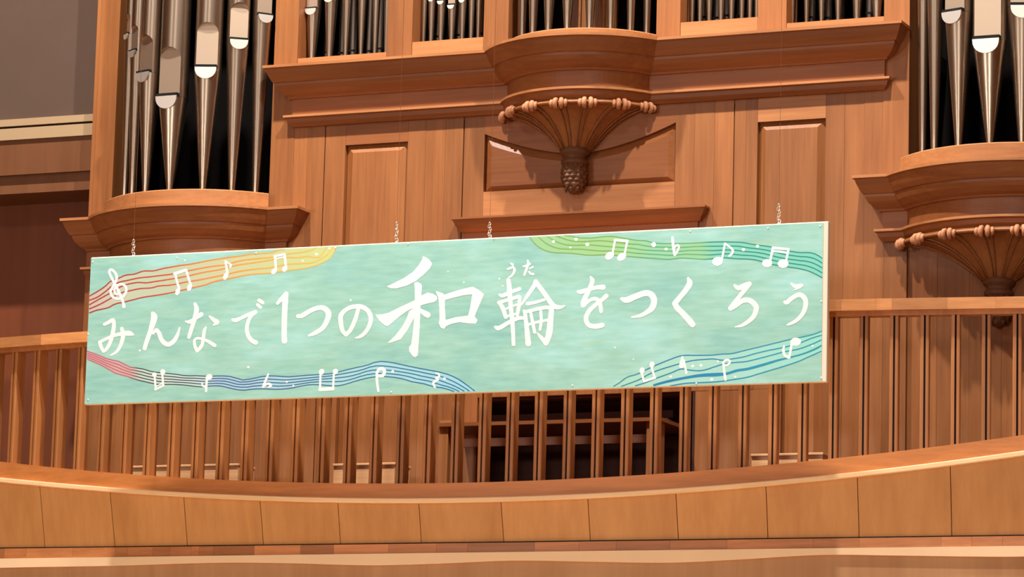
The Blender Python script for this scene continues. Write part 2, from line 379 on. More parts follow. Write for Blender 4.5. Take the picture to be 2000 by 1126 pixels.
# pale fillets on cornice tops
def fillet(path, p, z0, z1, parent):
    mb = MB(); mb.grid([[(x, y, z) for x, y in path(q)] for q, z in ((0, z1), (p, z1), (p, z0), (p-0.02, z0))]); return mb.build('fillet', M['case_light'], parent)
fillet(pathC, 0.207, 7.549, 7.569, org)
fillet(pathC, 0.082, 7.188, 7.205, org)
for sx in (-1, 1):
    pathT = bulge_path(AX+sx*TC-0.81, AX+sx*TC+0.81, AX+sx*TC, 0.79, 0.457, k=1.08)
    fillet(pathT, 0.207, 7.549-1.086, 7.569-1.086, org); fillet(pathT, 0.082, 7.188-1.086, 7.205-1.086, org)

def board(x0, x1, z0, z1, y=0.0, d=0.04, mat='case', name='board', gap=0.0007, par=None):
    mb = MB(); mb.box(x0+gap, x1-gap, y, y+d, z0, z1); return mb.build(name, M[mat], par or org)
ZT = 9.3
# posts that carry on up between the pipe openings
for (a, b, z0) in [(-4.006, -3.836, ZF), (-2.486, -2.288, 6.3), (2.328, 2.516, 6.3), (3.866, 4.036, ZF)]:
    board(a, b, z0, ZT, -0.004, 0.26, 'case', 'post')
for (a, b) in [(-1.545, -1.338), (-0.757, -0.557), (0.610, 0.794), (1.385, 1.602)]:
    board(a, b, 7.53, ZT, -0.004, 0.24, 'case', 'post')
# sills of the flat pipe openings
for (a, b, z) in [(-2.288, -1.545, 7.657), (-1.338, -0.757, 7.719), (0.794, 1.385, 7.719), (1.602, 2.328, 7.657)]:
    board(a, b, 7.53, z, 0.0, 0.07, 'case_light', 'sill', 0.002)
def arc_sill(cx, r, cy, half, z0, z1, par):
    a = math.asin(min(1, half/r)); mb = MB(); n = 36; rows = []
    for rr, z in ((r-0.06, z1), (r-0.008, z1), (r, z1-0.008), (r, z0), (r-0.06, z0)):
        rows.append([(cx+rr*math.sin(-a+2*a*i/n), cy-rr*math.cos(-a+2*a*i/n), z) for i in range(n+1)])
    mb.grid(rows); return mb.build('sill', M['case_light'], par)
arc_sill(AX+0.005, 0.665, 0.27, 0.60, 7.55, 7.640, org)
for sx in (-1, 1): arc_sill(AX+sx*TC, 0.885, 0.457, 0.705, 6.45, 6.615, org)
# fillers behind arcs, inside of the case with its shade painted in
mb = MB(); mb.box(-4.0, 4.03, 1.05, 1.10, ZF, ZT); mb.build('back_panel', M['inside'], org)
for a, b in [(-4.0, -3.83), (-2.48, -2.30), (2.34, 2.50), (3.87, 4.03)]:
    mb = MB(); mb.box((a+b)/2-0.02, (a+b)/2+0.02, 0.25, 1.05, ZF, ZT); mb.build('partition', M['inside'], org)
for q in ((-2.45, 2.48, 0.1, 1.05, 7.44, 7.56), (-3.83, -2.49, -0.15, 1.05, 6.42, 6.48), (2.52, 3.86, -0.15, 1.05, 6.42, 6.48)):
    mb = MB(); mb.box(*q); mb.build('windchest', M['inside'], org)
mb = MB(); mb.box(-4.0, 4.03, 0.0, 1.1, ZT, ZT+0.06); mb.build('case_top', M['case_x'], org)
for q in ((-4.04, -4.008), (4.038, 4.07)):
    mb = MB(); mb.box(q[0], q[1], 0.0, 1.1, ZF, ZT); mb.build('side_panel', M['case'], org)

# flat panelled front
ZC2 = 7.135
NI0, NI1, NIZ = -0.36, 1.58, 5.02            # console niche, set below from pixels
NI0 = P(866, 850, 0.0)[0]; NI1 = P(1352, 830, 0.0)[0]; NIZ = P(1100, 776, 0.0)[1]
def vboards(edges, z0, z1, mat='case', y=0.0):
    for a, b in zip(edges[:-1], edges[1:]): board(a, b, z0, z1, y+random.uniform(-0.0012, 0.0012), 0.04, mat)
vboards([-2.315, -2.175, -2.034], ZF, ZC2)
vboards([-2.028, -1.860], ZF, ZC2)
vboards([-1.346, -1.20, -1.04, -0.897], ZF, ZC2)
vboards([-0.889, -0.724], ZF, 6.35)
board(-0.889, -0.724, 6.35, ZC2)
vboards([0.774, 0.92, 1.07, 1.216], 6.20, ZC2)
vboards([1.223, 1.310, 1.397], NIZ+0.02, ZC2)
vboards([1.905, 2.045, 2.19, 2.338, 2.508], ZF, ZC2)
board(-1.860, -1.346, 6.965, ZC2, 0, 0.04, 'case_x', 'rail'); board(1.397, 1.905, 6.950, ZC2, 0, 0.04, 'case_light', 'rail')
def raised(x0, x1, z0, z1, mat='case', inset=0.062, back=0.040, front=0.001):
    mb = MB(); o = [(x0, back, z0), (x1, back, z0), (x1, back, z1), (x0, back, z1)]
    i = [(x0+inset, front, z0+inset), (x1-inset, front, z0+inset), (x1-inset, front, z1-inset), (x0+inset, front, z1-inset)]
    for k in range(4): mb.quad(o[k], o[(k+1) % 4], i[(k+1) % 4], i[k])
    mb.quad(*i); mb.quad(*[(x, back+0.02, z) for x, y, z in o[::-1]])
    for k in range(4):
        a, b = o[k], o[(k+1) % 4]; mb.quad(a, (a[0], back+0.02, a[2]), (b[0], back+0.02, b[2]), b)
    return mb.build('raised_panel', M[mat], org)
raised(-1.860, -1.346, 5.60, 6.965); board(-1.860, -1.346, 5.40, 5.60, 0, 0.04, 'case_x', 'rail'); raised(-1.860, -1.346, 4.35, 5.40); board(-1.86, -1.346, ZF, 4.35, 0, 0.04, 'case_x', 'rail')
raised(1.397, 1.905, 5.60, 6.950); board(1.397, 1.905, 5.40, 5.60, 0, 0.04, 'case_x', 'rail')
raised(1.60, 1.905, 4.35, 5.40); board(1.60, 1.905, ZF, 4.35, 0, 0.04, 'case_x', 'rail'); board(1.397, 1.60, NIZ+0.02, 5.40, 0, 0.04)
# centre panel with a sagging top edge
a0, a1 = -0.724, 0.774
def sag(x, top=6.985, dip=0.185):
    u = (x-a0)/(a1-a0)*2-1; return top-dip*(1-abs(u)**1.7)
xx = xs(a0, a1, 28)
mb = MB(); mb.prism([(x, sag(x)) for x in xx]+[(a1, ZC2), (a0, ZC2)], 0.0, 0.04); mb.build('rail', M['case_x'], org)
mb = MB(); ins = 0.055; out = [(x, sag(x)) for x in xx]+[(a1, 6.552), (a0, 6.552)]
xi = xs(a0+ins, a1-ins, 28); inn = [(x, sag(x)-ins*1.05-0.01*abs((x-AX)/0.7)) for x in xi]+[(a1-ins, 6.552+ins*0.7), (a0+ins, 6.552+ins*0.7)]
k = len(out)
for i in range(k):
    b = (i+1) % k; mb.quad((out[i][0], 0.038, out[i][1]), (out[b][0], 0.038, out[b][1]), (inn[b][0], 0.002, inn[b][1]), (inn[i][0], 0.002, inn[i][1]))
mb.poly([(x, 0.002, z) for x, z in inn]); mb.poly([(x, 0.06, z) for x, z in out][::-1])
mb.build('raised_panel', M['case_x'], org)
board(a0, a1, 6.20, 6.552, 0, 0.04, 'case_light', 'rail')
# ledge above the console
def flat_path(xl, xr):
    return lambda p: [(xl-p, 0.02), (xl-p, -p), (xr+p, -p), (xr+p, 0.02)]
pl = flat_path(-0.836, 0.945)
sweep(pl, [(0, 6.352), (0.10, 6.352), (0.10, 6.338), (0.088, 6.332), (0.075, 6.300), (0.05, 6.268), (0.038, 6.25), (0.018, 6.245), (0.018, 6.20), (0, 6.20)]).build('ledge', M['case_x'], org)
for a, b in ((-0.868, 0.052), (0.058, 0.985)):
    mb = MB(); mb.box(a, b, -0.17, 0.0, 6.10, 6.175); mb.build('desk_lid', M['case_light'], org)
vboards([-0.724, -0.55, -0.36, -0.18, 0.0, 0.19, 0.38, 0.58, 0.774, 0.98, 1.223], NIZ+0.02, 6.20)
vboards([-0.724, NI0-0.02], ZF, NIZ+0.02)
vboards([NI1+0.005, 1.60], ZF, NIZ+0.02)
# below the towers
for sx in (-1, 1):
    e = [-3.836, -3.62, -3.40, -3.17, -2.94, -2.70, -2.486, -2.315] if sx < 0 else [2.508, 2.72, 2.95, 3.18, 3.42, 3.65, 3.866]
    vboards(e, ZF, 6.46, y=0.03 if sx > 0 else 0.0)
board(-4.006, -3.836, ZF, 6.46, -0.005, 0.05)
board(-2.486, -2.315, 6.2, ZC2+0.4, -0.002, 0.05)
vboards([-2.315, 2.338], 7.1, 7.56, 'case_x', 0.012)
# niche
board(NI0, P(905, 800, 0.0)[0], P(885, 821, 0.0)[1], NIZ+0.02, -0.005, 0.03)
board(NI0-0.02, P(905, 800, 0.0)[0]+0.01, P(885, 826, 0.0)[1], P(885, 821, 0.0)[1], -0.03, 0.06, 'case_light', 'rail')
mb = MB(); mb.box(NI0, NI1, 0.50, 0.52, ZF, NIZ+0.3); mb.box(NI0-0.02, NI0, 0.0, 0.5, ZF, NIZ+0.02); mb.box(NI1, NI1+0.02, 0.0, 0.5, ZF, NIZ+0.02); mb.box(NI0, NI1, 0.03, 0.52, NIZ, NIZ+0.03); mb.build('niche', M['consoledark'], org)

# carved corbels under the three bulges
def corbel(cx, zt, r, cy, half):
    a = math.asin(min(0.995, half/r)); n = 48
    rim = [(cx+r*math.sin(-a+2*a*i/n), cy-r*math.cos(-a+2*a*i/n)) for i in range(n+1)]
    neck = [(cx+0.10*math.sin(-math.pi/2+math.pi*i/n), -0.02-0.12*math.cos(-math.pi/2+math.pi*i/n)) for i in range(n+1)]
    T = [0, 0.04, 0.1, 0.2, 0.3, 0.4, 0.5, 0.6, 0.7, 0.8, 0.9, 1.0]
    def pl_(t, i, off=0.0):
        s = t**0.82; x = rim[i][0]*(1-s)+neck[i][0]*s; y = rim[i][1]*(1-s)+neck[i][1]*s
        z = zt-0.025-0.30*(0.35*t+0.65*t**2.0)
        dx, dy = x-cx, y-0.0; l = math.hypot(dx, dy) or 1
        return (x+off*dx/l, y+off*dy/l-0.0, z-off*0.6)
    mb = MB(); mb.grid([[(x, y, zt) for x, y in rim]]+[[pl_(t, i) for i in range(n+1)] for t in T], True)
    co_ = mb.build('corbel', M['case'], org)
    # neck rings, collar and pine cone
    mb = MB(); zn = zt-0.325
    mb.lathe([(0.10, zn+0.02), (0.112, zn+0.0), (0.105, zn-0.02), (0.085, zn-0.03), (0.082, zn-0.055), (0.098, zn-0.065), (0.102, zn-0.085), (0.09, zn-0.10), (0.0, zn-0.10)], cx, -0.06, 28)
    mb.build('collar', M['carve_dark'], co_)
    mb = MB(); zc = zn-0.09; Hc = 0.21
    prof = [(0.0, zc-Hc-0.015), (0.03, zc-Hc), (0.062, zc-Hc*0.88), (0.085, zc-Hc*0.66), (0.094, zc-Hc*0.40), (0.090, zc-Hc*0.15), (0.08, zc)]
    mb.lathe(prof, cx, -0.06, 24)
    for row in range(7):
        h = 0.06+row*0.135; z = zc-Hc*h; rr = float(np.interp(h, [0, 0.15, 0.4, 0.66, 0.88, 1.0], [0.08, 0.09, 0.094, 0.085, 0.062, 0.03]))
        m_ = 12 if row < 5 else 8
        for q in range(m_):
            an = 2*math.pi*(q+0.5*(row % 2))/m_; s_ = rr*2*math.pi/m_*0.55
            c_ = Vector((cx+rr*math.cos(an), -0.06+rr*math.sin(an), z)); u = Vector((-math.sin(an), math.cos(an), 0)); w_ = Vector((math.cos(an), math.sin(an), -0.3))
            tip = c_+w_*0.012; v4 = [c_+u*s_, c_+Vector((0, 0, s_)), c_-u*s_, c_-Vector((0, 0, s_))]
            for i_ in range(4):
                n0 = len(mb.v); mb.v += [tuple(v4[i_]), tuple(v4[(i_+1) % 4]), tuple(tip)]; mb.face((n0, n0+1, n0+2))
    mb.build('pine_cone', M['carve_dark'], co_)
    # ribs and scroll clusters
    idx = [int(n*f) for f in (0.03, 0.17, 0.335, 0.5, 0.665, 0.83, 0.97)]
    for ii in idx:
        for so in (-1, 1):
            j = max(0, min(n, ii+so)); mb = MB()
            mb.tube([pl_(t, j, 0.006) for t in (0.02, 0.1, 0.2, 0.35, 0.5, 0.65, 0.8, 0.95)], [0.007, 0.007, 0.007, 0.006, 0.006, 0.005, 0.005, 0.004], 8)
            mb.build('rib', M['case'], co_)
        a_ = -a+2*a*ii/n; tx, ty = math.cos(a_), math.sin(a_); ox, oy = math.sin(a_), -math.cos(a_)
        mb = MB()
        for q, (off, rr) in enumerate(((-0.052, 0.015), (-0.020, 0.021), (0.020, 0.021), (0.052, 0.015))):
            bx, by = rim[ii][0]+tx*off, rim[ii][1]+ty*off
            pts = []
            for s_ in range(9):                       # a curl hanging over the rim
                an = math.pi*(-0.15+1.25*s_/8); rad = rr*1.15
                pts.append((bx+ox*(0.012+rad*math.sin(an)*0.9)+tx*math.copysign(0.006, off)*math.sin(an), by+oy*(0.012+rad*math.sin(an)*0.9)+ty*math.copysign(0.006, off)*math.sin(an), zt-0.034+rad*math.cos(an)*1.25))
            mb.tube(pts, [rr*0.55, rr*0.75, rr*0.85, rr*0.9, rr*0.9, rr*0.85, rr*0.75, rr*0.6, rr*0.4], 10)
        mb.build('scroll', M['carve'], co_)
    mb = MB(); mb.tube([(x+0.006*(x-cx), y-0.004, zt-0.022) for x, y in rim], 0.014, 8); mb.build('rim_moulding', M['case'], co_)
corbel(AX+0.005, 7.122, 0.645, 0.27, 0.578)
for sx in (-1, 1): corbel(AX+sx*TC, 6.036, 0.86, 0.457, 0.70)

# ------------------------------------------------------------------ organ pipes
ORD = ['first', 'second', 'third', 'fourth', 'fifth', 'sixth', 'seventh', 'eighth', 'ninth']
def make_pipe(x, y, zb, r, zm, ztop, face, label, group, tip=0.024, seg=36):
    """zb foot, zm mouth height, face: angle of the outward direction from -Y"""
    t = thing('organ_pipe', label, 'organ pipe', (x, y, zb), group); t.rotation_euler = (0, 0, face)
    def add(name, mb, mat, par=t):
        o = bpy.data.objects.new(name, mb.mesh(name, mat)); C.objects.link(o); o.parent = par; return o
    def add_nofix(name, mb, mat):
        o = bpy.data.objects.new(name, mb.mesh(name, mat, False)); C.objects.link(o); o.parent = t; return o
    mh = zm-zb; w = r*0.80; cut = math.sqrt(r*r-w*w); slot = max(0.012, r*0.20); lipH = max(0.028, r*0.85)
    # foot: cone
    mb = MB(); rows = []
    for h in [0, 0.02, mh*0.25, mh*0.5, mh*0.75, mh-0.002]:
        rr = tip+(r-tip)*h/mh if h > 0.02 else tip*0.85+tip*0.15*h/0.02
        rows.append([(rr*math.cos(2*math.pi*i/seg), rr*math.sin(2*math.pi*i/seg), h) for i in range(seg)])
    mb.grid(rows, True, close=True); add('foot', mb, M['tin'])
    # lower lip: flat half-ellipse on the cone front, bright with a painted floor reflection
    mb = MB(); sl = (r-tip)/mh; pts = []
    for i in range(13):
        a = math.pi*i/12; u = w*math.cos(a); v = -lipH*math.sin(a)**0.8; pts.append((u, -(r*1.0+sl*v*0.55)-0.003, mh+v))
    mb.poly(pts); mb.poly([(p[0], p[1]+0.012, p[2]) for p in pts][::-1])
    for i in range(13):
        a, b = pts[i], pts[(i+1) % 13]; mb.quad(a, (a[0], a[1]+0.012, a[2]), (b[0], b[1]+0.012, b[2]), b)
    add('lower_lip', mb, M['lip'])
    mb = MB(); mb.box(-w, w, -r*0.97, -cut*0.5, mh, mh+slot); add('mouth', mb, M['mouth'])
    # body: round tube with a flat recessed upper lip under an arch
    top = max(ztop-zb, mh+r*5); z0 = mh+slot; base = mh+slot+r*2.45
    mb = MB(); ph = math.asin(w/r); s2 = 40
    angs = [-math.pi/2+ph+(2*math.pi-2*ph)*i/s2 for i in range(s2+1)]
    mb.grid([[(r*math.cos(a), r*math.sin(a), z) for a in angs] for z in (mh, top)], True)
    nx = 18; fx = [-w*math.cos(math.pi*i/nx) for i in range(nx+1)]
    za = [base+0.9*math.sqrt(max(0, w*w-x_*x_)) for x_ in fx]; yc_ = [-math.sqrt(max(cut*cut, r*r-x_*x_)) for x_ in fx]
    mb.grid([[(x_, y_, z_) for x_, y_, z_ in zip(fx, yc_, za)], [(x_, y_, top) for x_, y_ in zip(fx, yc_)]], True)
    mb.grid([[(x_, -cut+0.002, z_) for x_, z_ in zip(fx, za)], [(x_, y_, z_) for x_, y_, z_ in zip(fx, yc_, za)]], True)
    add_nofix('body', mb, M['tin'])
    mb = MB(); mb.grid([[(x_, -cut+0.002, z0) for x_ in fx], [(x_, -cut+0.002, z_) for x_, z_ in zip(fx, za)]])
    mb.quad((-w, -cut+0.002, z0), (w, -cut+0.002, z0), (w, -cut*0.4, z0), (-w, -cut*0.4, z0))
    add_nofix('upper_lip', mb, M['tin_flat'])
    return t
def arc_pipes(cx, cy, rp, zb, items, where, group):
    n = len(items)
    for i, (px, r, mx, my, tot) in enumerate(items):
        best = None
        for k in range(-850, 851):
            a = math.radians(k/10); X_, Y_ = cx+rp*math.sin(a), cy-rp*math.cos(a)
            e = abs(proj(X_, Y_, zb+0.02)[0]-px)
            if best is None or e < best[0]-1e-9: best = (e, a, X_, Y_)
        e, a, X_, Y_ = best
        zm = P(mx, my, Y_-r)[1]
        make_pipe(X_, Y_, zb, r, zm, ZT-0.1, a, tot, group)
L_ = 'left bulging tower'
arc_pipes(AX-TC, 0.457, 0.765, 6.61, [
    (243, 0.050, 243, 66, 'first silver organ pipe from the left in the left tower, half hidden by the post'),
    (258, 0.062, 250, 99, 'second silver organ pipe from the left in the left tower, its mouth turned sideways'),
    (284, 0.088, 276, 141, 'third silver organ pipe from the left in the left tower'),
    (331, 0.113, 330, 186.5, 'widest silver organ pipe with the lowest mouth, middle of the left tower'),
    (396, 0.103, 403, 130, 'fifth silver organ pipe from the left in the left tower, right of the widest'),
    (452.6, 0.086, 467, 76, 'sixth silver organ pipe from the left in the left tower'),
    (499, 0.074, 517, 27, 'last silver organ pipe on the right in the left tower')], L_, 'large pipes of the left tower')
arc_pipes(AX+TC, 0.457, 0.765, 6.61, [
    (1802, 0.045, 1790, -60, 'first silver organ pipe from the left in the right tower, beside its post'),
    (1825, 0.058, 1812, -30, 'second silver organ pipe from the left in the right tower'),
    (1872.3, 0.100, 1856, 22, 'third silver organ pipe from the left in the right tower'),
    (1932.9, 0.118, 1926, 75, 'widest silver organ pipe with the lowest mouth in the right tower'),
    (1996, 0.104, 1990, 10, 'silver organ pipe cut by the right edge of the photo in the right tower')], 'right', 'large pipes of the right tower')
cpx = [1008, 1020, 1040.5, 1071, 1108, 1151.7, 1192.8, 1231.5, 1263]
arc_pipes(AX+0.005, 0.27, 0.545, 7.635, [(p, rr, 1108, -90+abs(i-4)*-22, ORD[i]+' silver pipe foot from the left behind the bulging centre sill') for i, (p, rr) in enumerate(zip(cpx, [0.040, 0.046, 0.053, 0.060, 0.066, 0.060, 0.053, 0.046, 0.040]))], 'centre', 'pipes of the bulging centre opening')
def flat_pipes(items, zb, where, group, Y=0.145):
    for i, (px, py, r, my) in enumerate(items):
        X_ = P(px, py, Y)[0]; zm = P(px, my, Y-r)[1]
        make_pipe(X_, Y, zb, r, zm, ZT-0.1, 0.0, '%s silver pipe from the left in the %s' % (ORD[i], where), group, tip=0.014 if r < 0.05 else 0.02)
flat_pipes([(609.4, 111, 0.058, 16), (643.5, 108, 0.052, -7), (675, 106, 0.047, -50), (704.8, 104, 0.044, -80), (732, 102, 0.040, -105), (754, 100, 0.036, -125)], 7.60, 'opening right beside the left tower', 'pipes of the opening beside the left tower')
flat_pipes([(814, 81, 0.024, -40), (827, 80, 0.026, -22), (842, 79, 0.029, -4), (861, 78, 0.032, 1.5), (882, 76, 0.035, 9.5), (902.6, 75, 0.031, -2), (920, 74, 0.027, -22), (934, 73, 0.024, -40)], 7.66, 'small opening left of the centre bulge', 'small pipes left of the centre bulge')
flat_pipes([(1339, 42, 0.024, -110), (1352, 41, 0.026, -90), (1367.4, 40, 0.029, -70), (1385.5, 39, 0.032, -60), (1408.6, 38, 0.035, -50), (1429, 37, 0.032, -60), (1449, 35, 0.028, -80), (1464.7, 34, 0.025, -100), (1478, 33, 0.023, -120)], 7.66, 'small opening right of the centre bulge', 'small pipes right of the centre bulge')
flat_pipes([(1547.6, 43, 0.036, -190), (1575.3, 40, 0.040, -170), (1604.7, 38, 0.044, -150), (1637.3, 37, 0.047, -120), (1674, 35, 0.052, -90), (1713, 32, 0.058, -60)], 7.60, 'opening just left of the right tower', 'pipes of the opening beside the right tower')
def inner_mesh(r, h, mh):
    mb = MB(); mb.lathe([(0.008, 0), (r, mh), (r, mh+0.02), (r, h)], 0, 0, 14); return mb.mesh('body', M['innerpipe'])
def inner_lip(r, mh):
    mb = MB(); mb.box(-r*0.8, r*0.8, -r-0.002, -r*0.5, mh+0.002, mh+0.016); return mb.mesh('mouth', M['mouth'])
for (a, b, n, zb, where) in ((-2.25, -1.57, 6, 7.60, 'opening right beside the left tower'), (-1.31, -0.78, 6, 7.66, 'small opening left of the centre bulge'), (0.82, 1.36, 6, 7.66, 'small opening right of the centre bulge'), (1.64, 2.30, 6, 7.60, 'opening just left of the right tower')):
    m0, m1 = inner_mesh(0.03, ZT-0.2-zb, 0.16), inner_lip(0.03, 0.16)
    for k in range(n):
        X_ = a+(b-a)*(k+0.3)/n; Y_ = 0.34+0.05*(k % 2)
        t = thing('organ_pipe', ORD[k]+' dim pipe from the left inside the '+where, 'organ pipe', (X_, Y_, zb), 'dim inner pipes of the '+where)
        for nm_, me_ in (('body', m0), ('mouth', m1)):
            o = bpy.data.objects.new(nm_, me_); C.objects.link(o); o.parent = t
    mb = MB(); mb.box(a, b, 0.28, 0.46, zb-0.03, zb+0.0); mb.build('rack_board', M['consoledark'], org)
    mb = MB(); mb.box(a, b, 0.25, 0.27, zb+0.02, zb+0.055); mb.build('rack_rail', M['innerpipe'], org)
for i, (px, lab) in enumerate(((1133, 'left brown wooden pipe standing behind the silver feet of the centre bulge'), (1180, 'right brown wooden pipe standing behind the silver feet of the centre bulge'))):
    X_ = P(px, 50, 0.20)[0]; t = thing('wooden_pipe', lab, 'organ pipe', (X_, 0.2, 7.56), 'wooden pipes in the centre opening')
    mb = MB(); mb.box(X_-0.075, X_+0.075, 0.14, 0.29, 7.56, ZT-0.1); mb.build('body', M['case'], t)
    mb = MB(); mb.box(X_+0.012, X_+0.03, 0.13, 0.14, 7.56, ZT-0.1); mb.build('batten', M['case_light'], t)

# ------------------------------------------------------------------ console in the niche
YK = -0.42
cl, cr = P(858, 840, YK)[0], P(1292, 820, YK)[0]
zsh = P(1000, 824, YK)[1]; zap1, zap0 = P(1000, 852, YK)[1], P(1000, 868, YK)[1]
con = thing('organ_console', 'dark wooden organ console set in the niche behind the balusters', 'console', ((cl+cr)/2, YK, ZF))
mb = MB(); mb.box(cl, cr, YK-0.02, 0.30, zsh-0.02, zsh+0.006); mb.build('key_shelf', M['case_x'], con)
mb = MB(); mb.box(cl+0.05, cr-0.05, YK+0.05, YK+0.08, zap0, zap1); mb.build('apron', M['case_x'], con)
for a, b in ((cl, cl+0.07), (cr-0.11, cr-0.02)):
    mb = MB(); mb.box(a, b, YK+0.0, YK+0.12, ZF, zsh-0.02); mb.build('leg', M['case'], con)
mb = MB(); mb.box(cl+0.1, cr-0.1, 0.28, 0.31, zsh+0.006, zsh+0.33); mb.build('music_desk', M['consoledark'], con)
for k_ in range(2):
    mb = MB(); mb.box(cl+0.12, cr-0.12, 0.02+0.1*k_, 0.28, zsh+0.006+0.07*k_, zsh+0.06+0.07*k_); mb.build('keyboard', M['consoledark'], con)
mb = MB(); mb.box(cl+0.08, cr-0.08, 0.32, 0.345, ZF, zsh-0.02); mb.build('knee_panel', M['consoledark'], con)
# bench
bx0, bx1 = P(890, 900, -0.75)[0], P(902, 900, -0.75)[0]
# low pale cabinets standing on the gallery floor
for (a, b, yt, lab) in ((258, 466, 909, 'low pale wooden box behind the balusters, left of the other two'), (650, 772, 905, 'low pale wooden box behind the balusters under the big white kanji'), (1466, 1608, 886, 'low pale wooden box behind the balusters near the right end of the banner')):
    Yk = -0.75; x0, z1 = P(a, yt, Yk); x1 = P(b, yt, Yk)[0]
    t = thing('low_cabinet', lab, 'cabinet', ((x0+x1)/2, Yk, ZF), 'low boxes on the gallery')
    mb = MB(); mb.box(x0+0.006, x1-0.006, Yk+0.006, Yk+0.26, ZF, z1-0.018); mb.build('body', M['palebox'], t)
    mb = MB(); mb.box(x0, x1, Yk-0.004, Yk+0.27, z1-0.018, z1); bevel(mb.build('lid', M['palebox'], t), 0.004)

# ------------------------------------------------------------------ banner
YB = -2.06; TH = 0.045
tl = P(174, 506, YB); bl = P(169, 788, YB); trr = P(1607, 433, YB); br = P(1605, 744.5, YB)
bx0 = (tl[0]+bl[0])/2; bx1 = (trr[0]+br[0])/2; bz1 = (tl[1]+trr[1])/2; bz0 = (bl[1]+br[1])/2
ban = thing('banner', 'long mint green hand painted banner with white Japanese lettering and music notes', 'banner', ((bx0+bx1)/2, YB, bz0))
mb = MB(); mb.box(bx0-0.002, bx1+0.034, YB+0.002, YB+TH, bz0-0.004, bz1+0.008); bevel(mb.build('frame', M['cream'], ban), 0.004)
mb = MB(); nX, nZ = 40, 8
def bulgeY(x, z): return YB-0.0015+0.0012*math.sin(x*5)*math.sin(z*9)
mb.box(bx0, bx1, YB-0.0005, YB+0.004, bz0, bz1)
mb.build('painted_sheet', M['mint'], ban)
def cat(pts, n=7):
    p = [Vector(q) for q in pts]
    if len(p) < 3: return [p[0].lerp(p[1], i/4) for i in range(5)]
    out = []
    for i in range(len(p)-1):
        p0 = p[i-1] if i else p[0]*2-p[1]; p1, p2 = p[i], p[i+1]; p3 = p[i+2] if i+2 < len(p) else p[-1]*2-p[-2]
        for k in range(n):
            t = k/n; out.append(0.5*(2*p1+(p2-p0)*t+(2*p0-5*p1+4*p2-p3)*t*t+(3*p1-p0-3*p2+p3)*t**3))
    return out+[p[-1]]
def W3(px, py, off):
    px = float(px); py = float(py)
    x, z = P(px, py, YB-off)
    return (min(bx1, max(bx0, x)), YB-off, min(bz1, max(bz0, z)))
def stroke(mb, pts, off=0.004, col=None, caps=True, smooth=True):
    """pts: (px, py, width) in photo pixels -> a flat painted ribbon on the sheet"""
    q = cat(pts) if smooth else [Vector(p) for p in pts]
    Lr = []
    for i, p in enumerate(q):
        d = q[min(i+1, len(q)-1)]-q[max(i-1, 0)]; d = Vector((d.x, d.y)); d = d.normalized() if d.length > 1e-6 else Vector((1, 0))
        nn = Vector((-d.y, d.x)); h = max(0.4, p.z/2); Lr.append((Vector((p.x, p.y)), nn, d, h))
    n = len(mb.v)
    for c_, nn, d, h in Lr: mb.v += [W3(c_.x+nn.x*h, c_.y+nn.y*h, off), W3(c_.x-nn.x*h, c_.y-nn.y*h, off)]
    for i in range(len(Lr)-1): mb.face((n+2*i, n+2*i+1, n+2*i+3, n+2*i+2))
    if col is not None: mb.c += [lin(col(Lr[i//2][0].x))+(1,) for i in range(2*len(Lr))]
    if caps:
        for (c_, nn, d, h), s_ in ((Lr[0], -1), (Lr[-1], 1)): ellipse(mb, c_.x, c_.y, h, h, 0, off, 12, col)
        for (c_, nn, d, h) in Lr[1:-1:2]: ellipse(mb, c_.x, c_.y, h, h, 0, off, 10, col)
def ellipse(mb, cx, cy, rx, ry, rot=0, off=0.004, n=20, col=None):
    k = len(mb.v); c_, s_ = math.cos(math.radians(rot)), math.sin(math.radians(rot))
    for i in range(n):
        a = 2*math.pi*i/n; u, v = rx*math.cos(a), ry*math.sin(a); mb.v.append(W3(cx+u*c_-v*s_, cy+u*s_+v*c_, off))
    mb.face(range(k, k+n))
    if col is not None: mb.c += [lin(col(cx))+(1,)]*n
